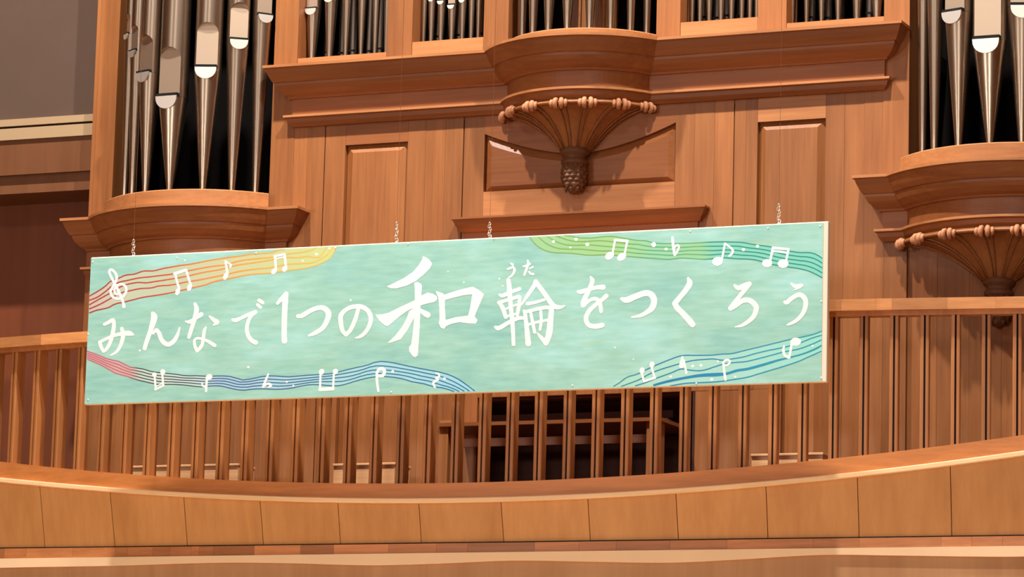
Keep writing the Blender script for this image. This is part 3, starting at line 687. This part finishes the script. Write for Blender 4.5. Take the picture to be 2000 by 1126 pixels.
def sdf_paint(mb, strokes, polys=(), ells=(), off=0.0013, step=0.85):
    """union of brush strokes, outlines and ellipses (photo pixels) as one clean flat mesh, by marching squares"""
    caps = []
    for st in strokes:
        q = cat(st)
        for a, b in zip(q[:-1], q[1:]): caps.append((a.x, a.y, max(0.4, a.z/2), b.x, b.y, max(0.4, b.z/2)))
    X = [c[0] for c in caps]+[c[3] for c in caps]+[p[0] for g in polys for p in g]+[e[0] for e in ells]
    Y = [c[1] for c in caps]+[c[4] for c in caps]+[p[1] for g in polys for p in g]+[e[1] for e in ells]
    m = 14; x0, y0 = min(X)-m, min(Y)-m; nx = int((max(X)+m-x0)/step)+2; ny = int((max(Y)+m-y0)/step)+2
    gx_, gy_ = np.meshgrid(x0+step*np.arange(nx), y0+step*np.arange(ny)); D = np.full(gx_.shape, 1e3)
    for ax, ay, ar, bx, by, br_ in caps:
        dx, dy = bx-ax, by-ay; l2 = dx*dx+dy*dy+1e-9
        t = np.clip(((gx_-ax)*dx+(gy_-ay)*dy)/l2, 0, 1); D = np.minimum(D, np.hypot(gx_-ax-t*dx, gy_-ay-t*dy)-(ar+(br_-ar)*t))
    for e in ells:
        ex, ey, rx, ry = e[:4]; rot = math.radians(e[4] if len(e) > 4 else 0); c_, s_ = math.cos(rot), math.sin(rot)
        u = (gx_-ex)*c_+(gy_-ey)*s_; v = -(gx_-ex)*s_+(gy_-ey)*c_; k = np.hypot(u/rx, v/ry); D = np.minimum(D, (k-1)*min(rx, ry))
    for g in polys:
        d = np.full(gx_.shape, 1e3); ins = np.zeros(gx_.shape, bool)
        for i in range(len(g)):
            ax, ay = g[i]; bx, by = g[(i+1) % len(g)]; dx, dy = bx-ax, by-ay; l2 = dx*dx+dy*dy+1e-9
            t = np.clip(((gx_-ax)*dx+(gy_-ay)*dy)/l2, 0, 1); d = np.minimum(d, np.hypot(gx_-ax-t*dx, gy_-ay-t*dy))
            if abs(dy) > 1e-9: ins ^= ((ay > gy_) != (by > gy_)) & (gx_ < dx*(gy_-ay)/dy+ax)
        D = np.minimum(D, np.where(ins, -d, d))
    vid = {}
    def V(key, px, py):
        if key not in vid: vid[key] = len(mb.v); mb.v.append(W3(px, py, off))
        return vid[key]
    for j in range(ny-1):
        i = 0
        while i < nx-1:
            cs = [(i, j), (i+1, j), (i+1, j+1), (i, j+1)]; dv = [D[c[1], c[0]] for c in cs]
            if min(dv) >= 0: i += 1; continue
            loop = []
            for k in range(4):
                (ca, da), (cb, db) = (cs[k], dv[k]), (cs[(k+1) % 4], dv[(k+1) % 4])
                if da < 0: loop.append(V(ca, x0+ca[0]*step, y0+ca[1]*step))
                if (da < 0) != (db < 0):
                    t = da/(da-db); key = (ca, cb) if ca < cb else (cb, ca)
                    loop.append(V(key, x0+step*(ca[0]+(cb[0]-ca[0])*t), y0+step*(ca[1]+(cb[1]-ca[1])*t)))
            if len(loop) >= 3: mb.face(loop)
            i += 1
def letter(name, strokes, polys=(), label=None):
    mb = MB(); sdf_paint(mb, strokes, polys)
    o = mb.build(name, M['white'], ban, fix=False)
    if label: o['label'] = label
    return o
def tr(pts, x0, y0, k): return [tuple([x0+p[0]/k, y0+p[1]/k]+([p[2]/k] if len(p) > 2 else [])) for p in pts]
letter('letter', [[(204, 633, 6), (212, 629, 7), (220.5, 624.5, 7), (222.5, 634, 7.5), (221, 646, 8), (218, 659, 7.5), (213.5, 672, 7), (207, 682, 6.5), (202, 685.5, 6)], [(202, 685.5, 6), (197.5, 677, 7), (195, 667.5, 7)], [(195, 667.5, 6.5), (206, 662, 6), (222, 655, 6.5), (240, 651, 8), (252, 650.5, 10), (260, 653, 4)], [(238, 641.5, 7), (240.5, 652, 8), (238.5, 665, 7.5), (234, 677, 6.5), (227, 687, 5.5), (216, 693.5, 2.5)]])
letter('letter', [[(298, 611, 6), (301, 617, 12), (300, 625, 12), (294, 645, 9), (288, 662, 8.5), (284, 674, 8), (282.5, 680, 8)], [(299, 651, 4), (305, 644, 7), (310.5, 650, 8), (315, 662, 8.5), (322, 670, 9), (330, 672, 9), (339, 666, 8.5), (346, 655, 7), (351, 639, 2.5)]])
letter('letter', [[(362, 627, 2.5), (371, 628, 7.5), (382, 621, 7.5), (393, 613.5, 9)], [(381, 593, 6), (384, 603, 9), (382, 615, 9), (377, 632, 8), (372, 648, 7.5), (369, 658, 7)], [(409.5, 617.5, 4), (418, 624.5, 8), (424, 629, 8.5), (417, 634.5, 3)], [(402, 638.5, 3.5), (399, 646, 6.5), (397, 660, 6.5), (395, 672, 6.5), (390, 680, 6.5), (385, 685, 6)], [(385, 685, 6), (381, 676, 6), (380, 664, 5), (387, 660, 5), (398, 662.5, 5), (408, 667, 6.5), (419, 674, 7.5)]])
letter('letter', [[(454.5, 624, 5.5), (460, 625, 8), (470, 621, 7), (485, 614, 7), (499, 609, 8)], [(499, 609, 8), (490, 617, 7), (484, 630, 7), (482, 643, 7.5), (485, 655, 8), (491, 664, 8.5), (499.5, 668.5, 9)], [(506, 586, 7), (513, 590.5, 7)], [(503, 594.5, 6), (508.5, 599.5, 6.5)]])
letter('letter', [[(542, 592, 6), (549, 584, 8), (559, 573, 8)], [(559, 573.5, 9), (557, 590, 11), (555.5, 620, 10.5), (555, 650, 10.5), (555.5, 665.5, 10.5)]])
letter('letter', [[(582, 617, 8), (590, 616, 9), (605, 607, 9), (620, 601, 9), (633, 601.5, 10), (641.5, 611, 11), (639, 625, 10), (630, 640, 9), (615, 650, 8), (603, 655, 4)]])
letter('letter', [[(700, 602, 7), (694, 623, 8), (685, 643, 8), (676, 653, 8)], [(676, 653, 8), (669, 645, 8), (665.5, 628, 9), (666, 615, 9), (675, 605, 8), (688, 599, 8.5), (705, 598.5, 9), (718, 606, 9), (724, 619, 8.5), (722, 634, 8), (713, 649, 7.5), (703, 657, 6), (694, 659.5, 2.5)]])
k_ = 5.118
KW = [[(490, 52), (520, 60), (560, 90), (576, 112), (583, 130), (560, 175), (500, 235), (420, 300), (330, 345), (230, 372), (170, 372), (128, 355), (200, 320), (300, 270), (390, 210), (450, 140), (485, 80)],
      [(15, 635), (80, 632), (150, 615), (260, 560), (370, 510), (430, 480), (480, 440), (540, 415), (590, 425), (625, 445), (636, 470), (628, 492), (600, 510), (540, 522), (460, 545), (380, 575), (330, 600), (260, 650), (190, 710), (140, 750), (110, 742), (60, 700)],
      [(405, 318), (430, 306), (470, 325), (482, 350), (475, 430), (468, 500), (465, 600), (460, 750), (450, 900), (440, 1040), (415, 1062), (385, 1045), (355, 1000), (352, 960), (375, 930), (385, 860), (400, 720), (405, 600), (412, 480), (410, 380)],
      [(410, 560), (355, 600), (330, 670), (280, 760), (210, 850), (135, 920), (180, 912), (270, 880), (330, 800), (380, 710), (400, 670), (420, 610)],
      [(462, 572), (520, 595), (560, 615), (570, 645), (545, 670), (510, 655), (480, 630), (460, 614)],
      [(620, 398), (690, 420), (712, 450), (710, 560), (718, 680), (728, 745), (700, 778), (670, 765), (650, 720), (658, 680), (655, 560), (645, 460), (625, 420)],
      [(700, 436), (780, 410), (860, 385), (990, 355), (1050, 388), (1103, 432), (1060, 530), (1020, 620), (1005, 672), (935, 668), (960, 580), (985, 432), (900, 440), (800, 465), (705, 490)],
      [(712, 690), (820, 660), (930, 645), (1010, 655), (1038, 690), (1020, 725), (950, 722), (850, 710), (780, 725), (716, 752)]]
letter('letter', [], [tr(p, 730, 490, k_) for p in KW], 'large bold white kanji')
k_ = 5.925
RW = [[(195, 275, 48), (205, 350, 55), (212, 450, 55), (225, 600, 48), (240, 750, 50), (250, 900, 45), (255, 1020, 42)], [(95, 445, 30), (130, 455, 46), (220, 415, 45), (325, 378, 42)],
      [(90, 535, 40), (130, 600, 50), (165, 705, 42)], [(85, 535, 42), (200, 502, 38), (315, 465, 42)], [(328, 470, 36), (320, 560, 44), (298, 675, 42)], [(160, 612, 24), (240, 578, 24), (310, 555, 24)], [(160, 700, 30), (230, 680, 28), (300, 662, 28)],
      [(48, 820, 36), (90, 830, 52), (200, 765, 46), (300, 718, 48), (365, 715, 38)],
      [(512, 295, 55), (488, 350, 48), (420, 450, 44), (345, 565, 16)], [(515, 300, 55), (590, 400, 54), (660, 500, 55), (720, 575, 58), (790, 590, 44), (848, 572, 14)], [(415, 550, 42), (500, 535, 38), (605, 505, 34)],
      [(366, 622, 14), (400, 640, 38), (520, 612, 42), (640, 592, 44), (698, 612, 46)], [(385, 640, 42), (400, 760, 48), (415, 900, 58), (425, 1010, 66)], [(695, 608, 56), (682, 750, 66), (667, 890, 72), (632, 1005, 58)], [(632, 1005, 58), (570, 935, 40), (528, 885, 12)],
      [(455, 660, 34), (475, 760, 38), (500, 880, 36)], [(570, 640, 34), (575, 750, 34), (560, 848, 32)], [(420, 792, 32), (530, 762, 32), (650, 738, 32)]]
letter('letter', [tr(p, 960, 500, k_) for p in RW], [], 'white kanji with small reading marks above')
letter('letter', [[(997.5, 513.5, 3), (1001.5, 516.5, 5)], [(992, 525, 4.2), (997, 523.2, 4.5), (1002, 521.5, 4.5), (1005, 527, 5), (1002.5, 534, 4.5), (997.5, 539.5, 4), (993.5, 541, 2.2)]])
letter('letter', [[(1021.5, 520, 3), (1028, 518.5, 4), (1035, 515, 4.2)], [(1030.5, 508, 3.2), (1031.5, 514, 5), (1028, 526, 5), (1024, 536.5, 4.2)], [(1034, 524.5, 2.6), (1040.5, 521, 4)], [(1033.5, 530, 3.2), (1036, 534, 4), (1041.5, 535, 4.6)]])
letter('letter', [[(1129, 569, 5.5), (1135, 569.5, 9), (1150, 565, 8), (1165, 561, 8), (1177.5, 560.5, 10.5)], [(1153.5, 540.5, 4), (1157, 548, 8.5), (1153, 560, 8.5), (1147, 573, 9), (1140, 588, 10), (1139, 596, 9)], [(1139, 596, 9), (1150, 587, 7), (1162, 583, 7.5), (1170, 588, 8), (1173, 598, 7.5), (1174, 607.5, 7)], [(1184, 577.5, 9), (1176, 585, 8), (1163, 595, 8), (1150, 608, 8.5), (1144.5, 622, 9), (1150, 634, 9), (1163, 637, 9.5), (1176, 634.5, 9.5)]])
letter('letter', [[(1214, 583, 6), (1224, 585.5, 12), (1240, 579, 11.5), (1260, 572, 11.5), (1272, 575, 12), (1277.5, 586, 12), (1274, 600, 11.5), (1264, 609, 9), (1250, 616, 7), (1234, 619, 3.5)]])
letter('letter', [[(1344, 543, 5), (1347, 553, 11), (1338, 568, 10.5), (1328, 580, 10), (1318, 592, 10.5)], [(1318, 592, 10.5), (1323, 601, 11), (1333, 611, 11), (1345, 624, 12), (1352.5, 633, 11.5)]])
letter('letter', [[(1435, 557, 5), (1442, 562, 9), (1455, 557, 10), (1463.5, 554, 9.5)], [(1463.5, 554, 9.5), (1455, 565, 9), (1443, 580, 8), (1432, 594, 8.5), (1426.5, 601.5, 9)], [(1427, 602, 9), (1437, 596, 9), (1450, 587, 9.5), (1463, 586, 10), (1474, 594, 10.5), (1477, 603, 10), (1472, 617, 9), (1462, 627, 8), (1449, 635, 6), (1436, 638, 2.5)]])
letter('letter', [[(1545, 553, 3.5), (1553, 558.5, 7.5), (1565.5, 557, 7)], [(1562, 560.5, 5), (1551, 566, 2)], [(1532.5, 589, 5.5), (1537, 590, 8.5), (1548, 581, 8.5), (1562, 575, 9), (1572.5, 584, 9.5), (1573, 599, 9), (1567, 613, 8), (1556, 625, 7), (1543, 632, 5.5), (1537, 634, 2.5)]])

# staves: tinted band and five wavy lines each
def ramp(stops):
    def f(x):
        if x <= stops[0][0]: return stops[0][1]
        for (a, ca), (b, cb) in zip(stops[:-1], stops[1:]):
            if x <= b: t = (x-a)/(b-a); return tuple(ca[i]*(1-t)+cb[i]*t for i in range(3))
        return stops[-1][1]
    return f
def resample(pts, n=60):
    q = cat([(p[0], p[1], p[2] if len(p) > 2 else 0) for p in pts], 8); d = [0]
    for a, b in zip(q[:-1], q[1:]): d.append(d[-1]+(Vector((b.x-a.x, b.y-a.y))).length)
    return [(float(np.interp(d[-1]*i/n, d, [v.x for v in q])), float(np.interp(d[-1]*i/n, d, [v.y for v in q])), float(np.interp(d[-1]*i/n, d, [v.z for v in q]))) for i in range(n+1)]
def staff(lines, colf, fillf, w=2.0):
    R_ = [resample(l) for l in lines]
    mb = MB(); n = len(R_[0])
    for i in range(n):
        for L2 in (R_[0], R_[-1]):
            mb.v.append(W3(L2[i][0], L2[i][1], 0.0006)); mb.c.append(lin(fillf(L2[i][0]))+(1,))
    for i in range(n-1): mb.face((2*i, 2*i+1, 2*i+3, 2*i+2))
    mb.build('staff_band', M['vcol'], ban, fix=False)
    for l in R_:
        mb = MB(); stroke(mb, [(x, y, (z if z > 0 else w)) for x, y, z in l], 0.0009, colf, caps=False, smooth=False)
        mb.build('staff_line', M['vcol'], ban, fix=False)
s1 = [[(174, 578), (190, 569), (205, 559), (216, 549), (232, 543), (245, 537), (262, 535), (280, 529), (300, 528.5), (318, 524), (335, 521), (352, 518), (375, 515), (410, 508), (450, 502), (470, 499.5), (490, 496), (510, 494.5), (530, 493), (545, 488), (556, 486)],
      [(174, 586), (190, 580), (207, 568), (220, 557), (235, 550), (250, 547), (270, 542.5), (290, 540.5), (310, 538), (335, 535), (370, 528), (395, 523), (420, 519), (440, 517), (460, 511), (480, 507), (510, 504), (530, 502), (560, 496), (590, 492), (608, 488), (618, 482)],
      [(174, 595), (195, 583), (213, 573), (235, 560), (250, 554.5), (270, 551), (285, 552), (305, 549), (325, 546), (360, 540), (400, 531), (430, 526), (460, 518), (500, 512), (530, 507), (560, 502), (580, 503), (600, 500), (620, 503), (628, 497), (634, 488), (639, 482)],
      [(174, 603), (195, 594), (213, 584), (235, 572), (255, 567), (275, 563), (295, 562), (310, 558), (335, 556), (365, 550), (390, 546), (420, 540), (440, 536), (470, 529), (500, 525), (530, 522), (560, 516), (590, 514), (612, 512), (630, 503), (642, 494), (650, 482)],
      [(174, 611), (190, 605), (210, 601), (225, 593), (240, 590), (260, 585), (280, 580), (300, 577), (330, 572), (370, 563), (400, 556), (420, 549), (450, 543), (480, 537), (500, 534.5), (530, 532.5), (560, 528), (590, 524), (610, 520), (630, 512), (645, 503), (652, 491), (658, 481)]]
staff(s1, ramp([(174, (150, 70, 70)), (250, (180, 60, 58)), (320, (205, 80, 60)), (400, (235, 140, 70)), (520, (240, 175, 80)), (640, (228, 200, 110))]), ramp([(174, (205, 185, 178)), (235, (190, 205, 185)), (330, (185, 205, 180)), (440, (200, 205, 165)), (560, (195, 212, 160)), (650, (200, 218, 150))]), 2.4)
a5 = [[(170, 685), (190, 692), (215, 702), (235, 706), (255, 717), (275, 719), (300, 726), (320, 728), (337, 729), (352, 733), (380, 733), (400, 734), (420, 734.5), (442, 732.5), (455, 736), (470, 740.5), (482, 742), (500, 737), (515, 734), (550, 734), (565, 735.5), (590, 733), (620, 731), (645, 729.5), (660, 726), (680, 721), (710, 714), (725, 711), (738, 705.5), (755, 706), (770, 708.5), (800, 715), (820, 719), (845, 723.5), (870, 729), (890, 737), (910, 750), (927, 763)],
      [(170, 701), (190, 709), (208, 718), (222, 727), (240, 732), (258, 737), (270, 742), (285, 745), (297, 748), (310, 750), (337, 750), (365, 751.5), (385, 755), (410, 753), (430, 753), (445, 756), (460, 760), (475, 761.5), (490, 760), (505, 757.5), (520, 759), (550, 759.5), (575, 756), (595, 752), (612, 750), (640, 752), (660, 753), (680, 748), (700, 742), (720, 737), (735, 735.5), (750, 734.5), (775, 737), (790, 740), (805, 745), (825, 748), (845, 754), (865, 757), (880, 761), (887, 764)]]
def inter(a, b, n=5):
    A, B = resample(a, 70), resample(b, 70)
    return [[tuple(A[i][j]*(1-k/(n-1))+B[i][j]*k/(n-1) for j in range(2)) for i in range(0, 71, 2)] for k in range(n)]
staff(inter(*a5), ramp([(170, (190, 112, 128)), (255, (184, 108, 118)), (268, (62, 82, 84)), (385, (66, 90, 104)), (410, (62, 104, 156)), (560, (58, 110, 158)), (700, (52, 122, 150)), (930, (36, 112, 158))]), ramp([(170, (206, 164, 176)), (255, (206, 176, 178)), (275, (196, 222, 214)), (390, (198, 226, 230)), (430, (168, 208, 232)), (600, (168, 218, 234)), (900, (156, 216, 240))]), 2.0)
g5 = [[(1102, 459), (1120, 461.5), (1135, 464), (1160, 464), (1180, 461.5), (1200, 461.5), (1220, 465), (1245, 469), (1265, 470), (1280, 474.5), (1310, 475), (1350, 474.5), (1385, 472.5), (1410, 472), (1450, 473), (1470, 477), (1505, 481.5), (1530, 488), (1545, 490.5), (1565, 493), (1585, 493), (1597, 498), (1606, 504)],
      [(1035, 463), (1042, 473), (1055, 484), (1075, 492), (1100, 493.5), (1120, 494.5), (1150, 498), (1180, 497), (1230, 500.5), (1260, 503), (1285, 504.5), (1305, 506.5), (1325, 503.5), (1360, 505), (1385, 506), (1400, 503), (1415, 503), (1440, 505), (1455, 505), (1480, 508), (1500, 514), (1520, 518), (1540, 521), (1560, 524), (1580, 529), (1595, 536), (1606, 542)]]
staff(inter(*g5), ramp([(1035, (132, 178, 100)), (1200, (122, 178, 92)), (1280, (92, 176, 136)), (1370, (110, 180, 118)), (1388, (46, 152, 138)), (1606, (40, 146, 138))]), ramp([(1035, (154, 208, 160)), (1200, (160, 212, 152)), (1290, (148, 212, 182)), (1370, (154, 212, 166)), (1395, (130, 212, 196)), (1606, (128, 214, 200))]), 2.1)
b5 = [[(1198, 754), (1210, 747), (1225, 736), (1245, 730), (1265, 720), (1290, 709), (1310, 701), (1332, 694), (1360, 693.5), (1390, 693), (1410, 691), (1430, 690), (1450, 685), (1475, 679), (1500, 673), (1520, 668), (1545, 662), (1570, 657), (1590, 652), (1605, 646)],
      [(1213, 754), (1230, 748), (1250, 740), (1270, 729), (1290, 721), (1320, 712), (1350, 704), (1380, 701), (1395, 700.5), (1410, 703), (1425, 701), (1450, 697), (1475, 690), (1500, 684), (1530, 678), (1560, 670), (1585, 660), (1605, 654)],
      [(1240, 753), (1260, 747), (1285, 737), (1310, 728), (1330, 720), (1345, 722), (1365, 723.5), (1380, 721), (1395, 716), (1415, 710), (1440, 707), (1460, 705), (1500, 695), (1530, 687), (1560, 681), (1585, 672), (1605, 663)],
      [(1276, 752, 4), (1290, 748, 4.5), (1310, 743, 5), (1340, 737, 5), (1370, 732.5, 6), (1400, 731, 7), (1420, 729, 5), (1440, 723, 5), (1460, 720, 5), (1490, 712, 5), (1520, 703, 4), (1545, 697, 3), (1570, 690, 3), (1590, 682, 3.5), (1605, 674, 3)],
      [(1308, 753), (1340, 748), (1370, 746.5), (1400, 745), (1430, 741), (1460, 736), (1480, 730), (1500, 724), (1530, 715), (1560, 705), (1580, 696), (1605, 685)]]
staff(b5, ramp([(1198, (70, 150, 160)), (1290, (40, 130, 185)), (1480, (46, 150, 190)), (1605, (52, 152, 172))]), ramp([(1198, (166, 222, 206)), (1400, (166, 222, 214)), (1605, (150, 224, 216))]), 2.2)
def note(strokes, heads=(), label=None):
    mb = MB(); sdf_paint(mb, strokes, (), heads, 0.0012)
    o = mb.build('music_note', M['white'], ban, fix=False)
    if label: o['label'] = label
note([[(242, 598, 7), (241, 592, 5), (237, 580, 5), (231, 567, 5), (224, 553, 5), (216.5, 539, 5), (213.5, 530, 5), (217, 526, 5), (224, 531, 5), (228, 540, 5), (226, 549, 4.5), (220, 560, 4.5), (216, 569, 4.5), (220, 579, 4.5), (230, 583, 4.5), (240, 579, 4.5), (246.5, 568, 4.5), (245, 559, 4.5), (238, 554.5, 4.5), (229, 557, 4), (223.5, 566, 3.8), (226, 574, 3.8), (233, 572, 5)]], label='white treble clef')
note([[(341, 534, 5.5), (363, 527, 5.5)], [(342, 534, 4.5), (345, 547, 4.5), (350, 564, 4.5)], [(364, 528, 4.5), (368, 542, 4.5), (373, 557, 4.5)]], [(347, 569, 4.2, 7.5, 18), (370, 561, 4.2, 7.5, 18)])
note([[(440, 509, 3), (442, 520, 4.5), (444.5, 534, 4.5)], [(441, 510, 3), (446, 513.5, 3), (451, 517, 4), (449, 522.5, 2.5)]], [(440.5, 539, 4.2, 7.5, 22)])
note([[(536, 500, 4.5), (556, 496, 4.5)], [(537, 505.5, 2.6), (556, 501.5, 2.6)], [(537, 500, 4.5), (539, 526, 4.5)], [(556, 497, 4.5), (558.5, 522, 4.5)]], [(535, 529.5, 4.5, 6.5, 38), (556, 525, 4.5, 6, 35)])
note([[(302, 734, 4), (304, 759, 4)], [(317, 729, 4), (318.5, 750, 4)], [(303, 760.5, 4), (319.5, 752, 4)], [(303.5, 755, 2), (318, 747.5, 2)]], [(301.5, 731, 4.5, 4.5), (318, 725.5, 5, 5)])
note([[(404, 738, 4.5), (402.5, 763, 4.5)], [(402, 756, 3), (396, 753, 3), (394.5, 747.5, 3)]], [(408.5, 735.5, 6.5, 5.5, -20)])
note([[(524, 730, 3.5), (519, 742, 4.5), (514, 755, 5)], [(517, 752, 3.5), (524, 748.5, 4.5), (529, 752, 5), (525.5, 755, 4)]])
note([[(626, 730, 4), (625, 760, 4)], [(652, 730, 4), (650.5, 760, 4)], [(625, 760, 7), (650, 758.5, 7)]], [(628, 725.5, 5, 6, 30), (655, 725, 5, 5.5, 30)])
note([[(736, 728, 5), (740, 721, 6), (747, 719.5, 6.5), (751.5, 725, 6), (747, 733, 6.5), (739, 733.5, 5)], [(736, 728, 5), (736.5, 745, 5), (739, 763, 4.5)]])
note([[(852, 728, 3), (857, 730, 4), (857.5, 735, 4), (851.5, 737.5, 4), (855.5, 740.5, 4), (847, 746, 4.5), (847, 751, 4), (850, 756.5, 3)]])
note([[(1196, 496, 4), (1201, 470, 4)], [(1219.5, 498, 4), (1225, 471, 4)], [(1201, 468.5, 5), (1225.5, 470, 5)]], [(1190.5, 499, 9.5, 6.8, -35), (1214, 501.5, 9.5, 6.8, -35)])
note([], [(1276.7, 477.3, 4.6, 4.8)]); note([], [(1301, 486, 3.2, 2.8)])
note([[(1313.5, 463.5, 5), (1315, 480, 5.5), (1317.5, 497, 5)], [(1318, 482, 4), (1323, 478, 4), (1326, 482, 4), (1322.5, 491, 4), (1318, 498, 4)]])
note([[(1410, 506, 4), (1416, 475, 4)], [(1416, 475.5, 4), (1425, 481.5, 4), (1431, 488, 4.5), (1430, 494, 4.5), (1424.5, 499.5, 4)]], [(1401.5, 510, 10.5, 8.8, -15)])
note([[(1504.5, 508, 4.5), (1509.5, 484, 4.5)], [(1535.5, 508, 4.5), (1540, 487, 4.5)], [(1509.5, 483.5, 5), (1540, 486.5, 5)], [(1508, 489.5, 4), (1537, 493, 4)]], [(1498.3, 513.5, 9.8, 8), (1529.5, 514.5, 10.5, 8.3)])
note([[(1253, 727, 4), (1258, 744, 4)], [(1272.5, 717, 4), (1279, 737, 4)], [(1258, 744, 4.5), (1279.5, 737, 4.5)]], [(1254, 723, 4.8, 6, 15), (1273.5, 711.5, 4.8, 6, 15)])
note([[(1333, 696, 3), (1332, 705, 7), (1331, 714, 9.5)], [(1335.5, 703, 4), (1338, 715, 4), (1340.5, 728, 4.5)]])
note([[(1412, 708, 4), (1417, 703, 4), (1424, 703, 4), (1425, 708, 4), (1419, 713, 4), (1413, 711, 4)], [(1413, 711, 4.5), (1415, 728, 4.5), (1417, 741, 4.5)]])
note([[(1546, 672, 4.5), (1544, 685, 4.5), (1541, 698, 5)], [(1541, 698, 5), (1533, 693.5, 5), (1530, 684, 5), (1531.5, 675, 3)]], [(1554, 667, 10.5, 8, -8)])
mb = MB()
for (x, y, r_) in [(273, 684, 2.2), (485, 716.5, 2.6), (361.5, 508, 2), (618, 496, 3), (591, 509, 2), (643.5, 485, 2.4), (685, 586, 2), (767, 725, 3), (868, 739, 3), (1081, 471.5, 3.2), (1125, 467, 3.6), (1147, 477, 4), (1114, 483, 2.2), (1452, 487, 3.6), (1479.5, 480.5, 3.4), (1353, 714.5, 3), (1369, 713, 3), (1402, 705, 2.4), (1390, 740.5, 3), (1436, 735, 2.4), (1310, 735, 2.6), (1237, 701, 1.6), (1201, 678, 1.8), (975, 544, 2), (982, 558, 1.8), (906, 551, 1.8), (875, 530, 1.4), (560, 745, 2.4), (573, 753, 2.2), (1587, 675, 2)]:
    ellipse(mb, x, y, r_, r_*0.9, 0, 0.0011, 8)
o = mb.build('paint_dots', M['white'], ban, fix=False); o['kind'] = 'stuff'; o['label'] = 'small white paint dots'
# pins along the edges
for (x, y) in [(181, 511), (346, 503), (500, 494), (655, 484), (797, 476), (965, 466), (1092, 459), (1348, 451), (1500, 445), (1602, 441), (1604, 588), (1604, 737), (172, 780), (172, 652), (764, 765), (1118, 752), (1360, 748)]:
    mb = MB(); c_ = W3(x, y, 0.001); mb.lathe([(0.0, 0.003), (0.004, 0.002), (0.006, 0.0)], 0, 0, 10)
    mb.v = [(c_[0]+v[0], c_[1]-v[2], c_[2]+v[1]) for v in mb.v]; mb.build('pin', M['white'], ban)

# hanging wires with short chains
for (x, yb, yt, lab) in [(260, 497, 468, 'thin hanging wire with a short chain at the left end of the banner'), (774, 474, 434, 'thin hanging wire and chain above the banner, second from the left'), (956, 465, 434, 'thin hanging wire and chain above the banner beside the small ledge'), (1521, 434, 398, 'thin hanging wire with a chain at the right end of the banner')]:
    Yw = YB+0.03; X_, zb_ = P(x, yb, Yw); zt_ = P(x, yt, Yw)[1]
    t = thing('hanging_wire', lab, 'wire', (X_, Yw, bz1), 'wires holding the banner')
    mb = MB(); n = 7; pz = xs(bz1-0.004, zt_, n)
    for i in range(n):
        c_ = Vector((X_+0.006*math.sin(i*2.1), Yw, (pz[i]+pz[i+1])/2)); hl = (pz[1]-pz[0])*0.62; ww = 0.008
        u = Vector((1, 0, 0)) if i % 2 else Vector((0.35, 0.94, 0)); pts = [tuple(c_+u*ww*math.cos(2*math.pi*q/10)+Vector((0, 0, hl*math.sin(2*math.pi*q/10)))) for q in range(11)]
        mb.tube(pts, 0.0032, 6)
    mb.build('chain', M['steel'], t)
    mb = MB(); mb.tube([(X_, Yw, zt_-0.01), (X_, Yw, 12.0)], 0.0012, 6); mb.build('wire', M['wire'], t)
    mb = MB(); mb.lathe([(0.0, bz1+0.016), (0.012, bz1+0.012), (0.014, bz1), (0.012, bz1-0.006)], X_, Yw, 10); mb.build('eye_plate', M['steel'], t)

# ------------------------------------------------------------------ hall around it
YW = 0.08
def wbox(name, x0, x1, y0, y1, z0, z1, mat, label):
    mb = MB(); mb.box(x0, x1, y0, y1, z0, z1); return struct(mb.build(name, M[mat]), label)
zl = [P(100, 227.5, YW)[1], P(100, 241, YW)[1], P(100, 245.5, YW)[1], P(100, 268, YW)[1], P(100, 336, YW)[1]]
z5 = P(100, 374, YW+0.06)[1]
for sx, nm in ((-1, 'left'), (1, 'right')):
    def mx(a, b): return (a, b) if sx < 0 else (-b, -a)
    a, b = mx(-13.5, -4.045)
    wbox('wall_upper_'+nm, a, b, YW+0.10, YW+0.3, zl[0], 17, 'greywall', 'plain grey taupe wall high beside the organ, %s side' % nm)
    a, b = mx(-13.5, -4.045)
    wbox('trim_upper_'+nm, a, b, YW, YW+0.1, zl[1], zl[0], 'ledge', 'upper beige ledge strip beside the organ, %s side' % nm)
    wbox('trim_lower_'+nm, a, b, YW, YW+0.1, zl[3], zl[2], 'ledge', 'lower beige ledge strip beside the organ, %s side' % nm)
    wbox('trim_gap_'+nm, a, b, YW+0.02, YW+0.1, zl[2], zl[1], 'groove', 'dark shadow gap between two beige ledge strips, %s side' % nm)
    wbox('wall_apron_'+nm, a, b, YW+0.02, YW+0.1, zl[4], zl[3], 'brownwall', 'brown apron board under the beige ledge, %s side' % nm)
    wbox('wall_lower_apron_'+nm, a, b, YW+0.06, YW+0.6, z5, zl[4], 'brownwall', 'second brown board below the apron, %s side' % nm)
    wbox('wall_recess_'+nm, a, b, YW+0.5, YW+0.6, 3.0, z5, 'recess', 'dark brown recessed wall beside the organ, %s side' % nm)
    x = sx*13.5
    wbox('wall_'+nm, min(x, x+sx*0.2), max(x, x+sx*0.2), -34, 2.3, 0, 17, 'lowwall', 'hall side wall, %s side' % nm)
    for k in range(9):
        wbox('trim_pilaster_'+nm, min(x, x-sx*0.35), max(x, x-sx*0.35), -3.5-3.4*k, -2.4-3.4*k, 0, 17, 'pilaster', 'beige pilaster on the hall side wall, %s side' % nm)
wbox('wall_rear', -13.5, 13.5, -34.2, -34, 0, 17, 'lowwall', 'rear hall wall')
wbox('ceiling', -13.7, 13.7, -34, 2.3, 17, 17.2, 'ceiling', 'plaster hall ceiling')
wbox('floor_stage', -13.5, 13.5, -12.5, 1.2, -0.2, 0.0, 'floorstage', 'pale wooden stage floor')
wbox('floor_seating', -13.5, 13.5, -34, -12.5, -0.6, -0.4, 'floordark', 'dark seating floor')
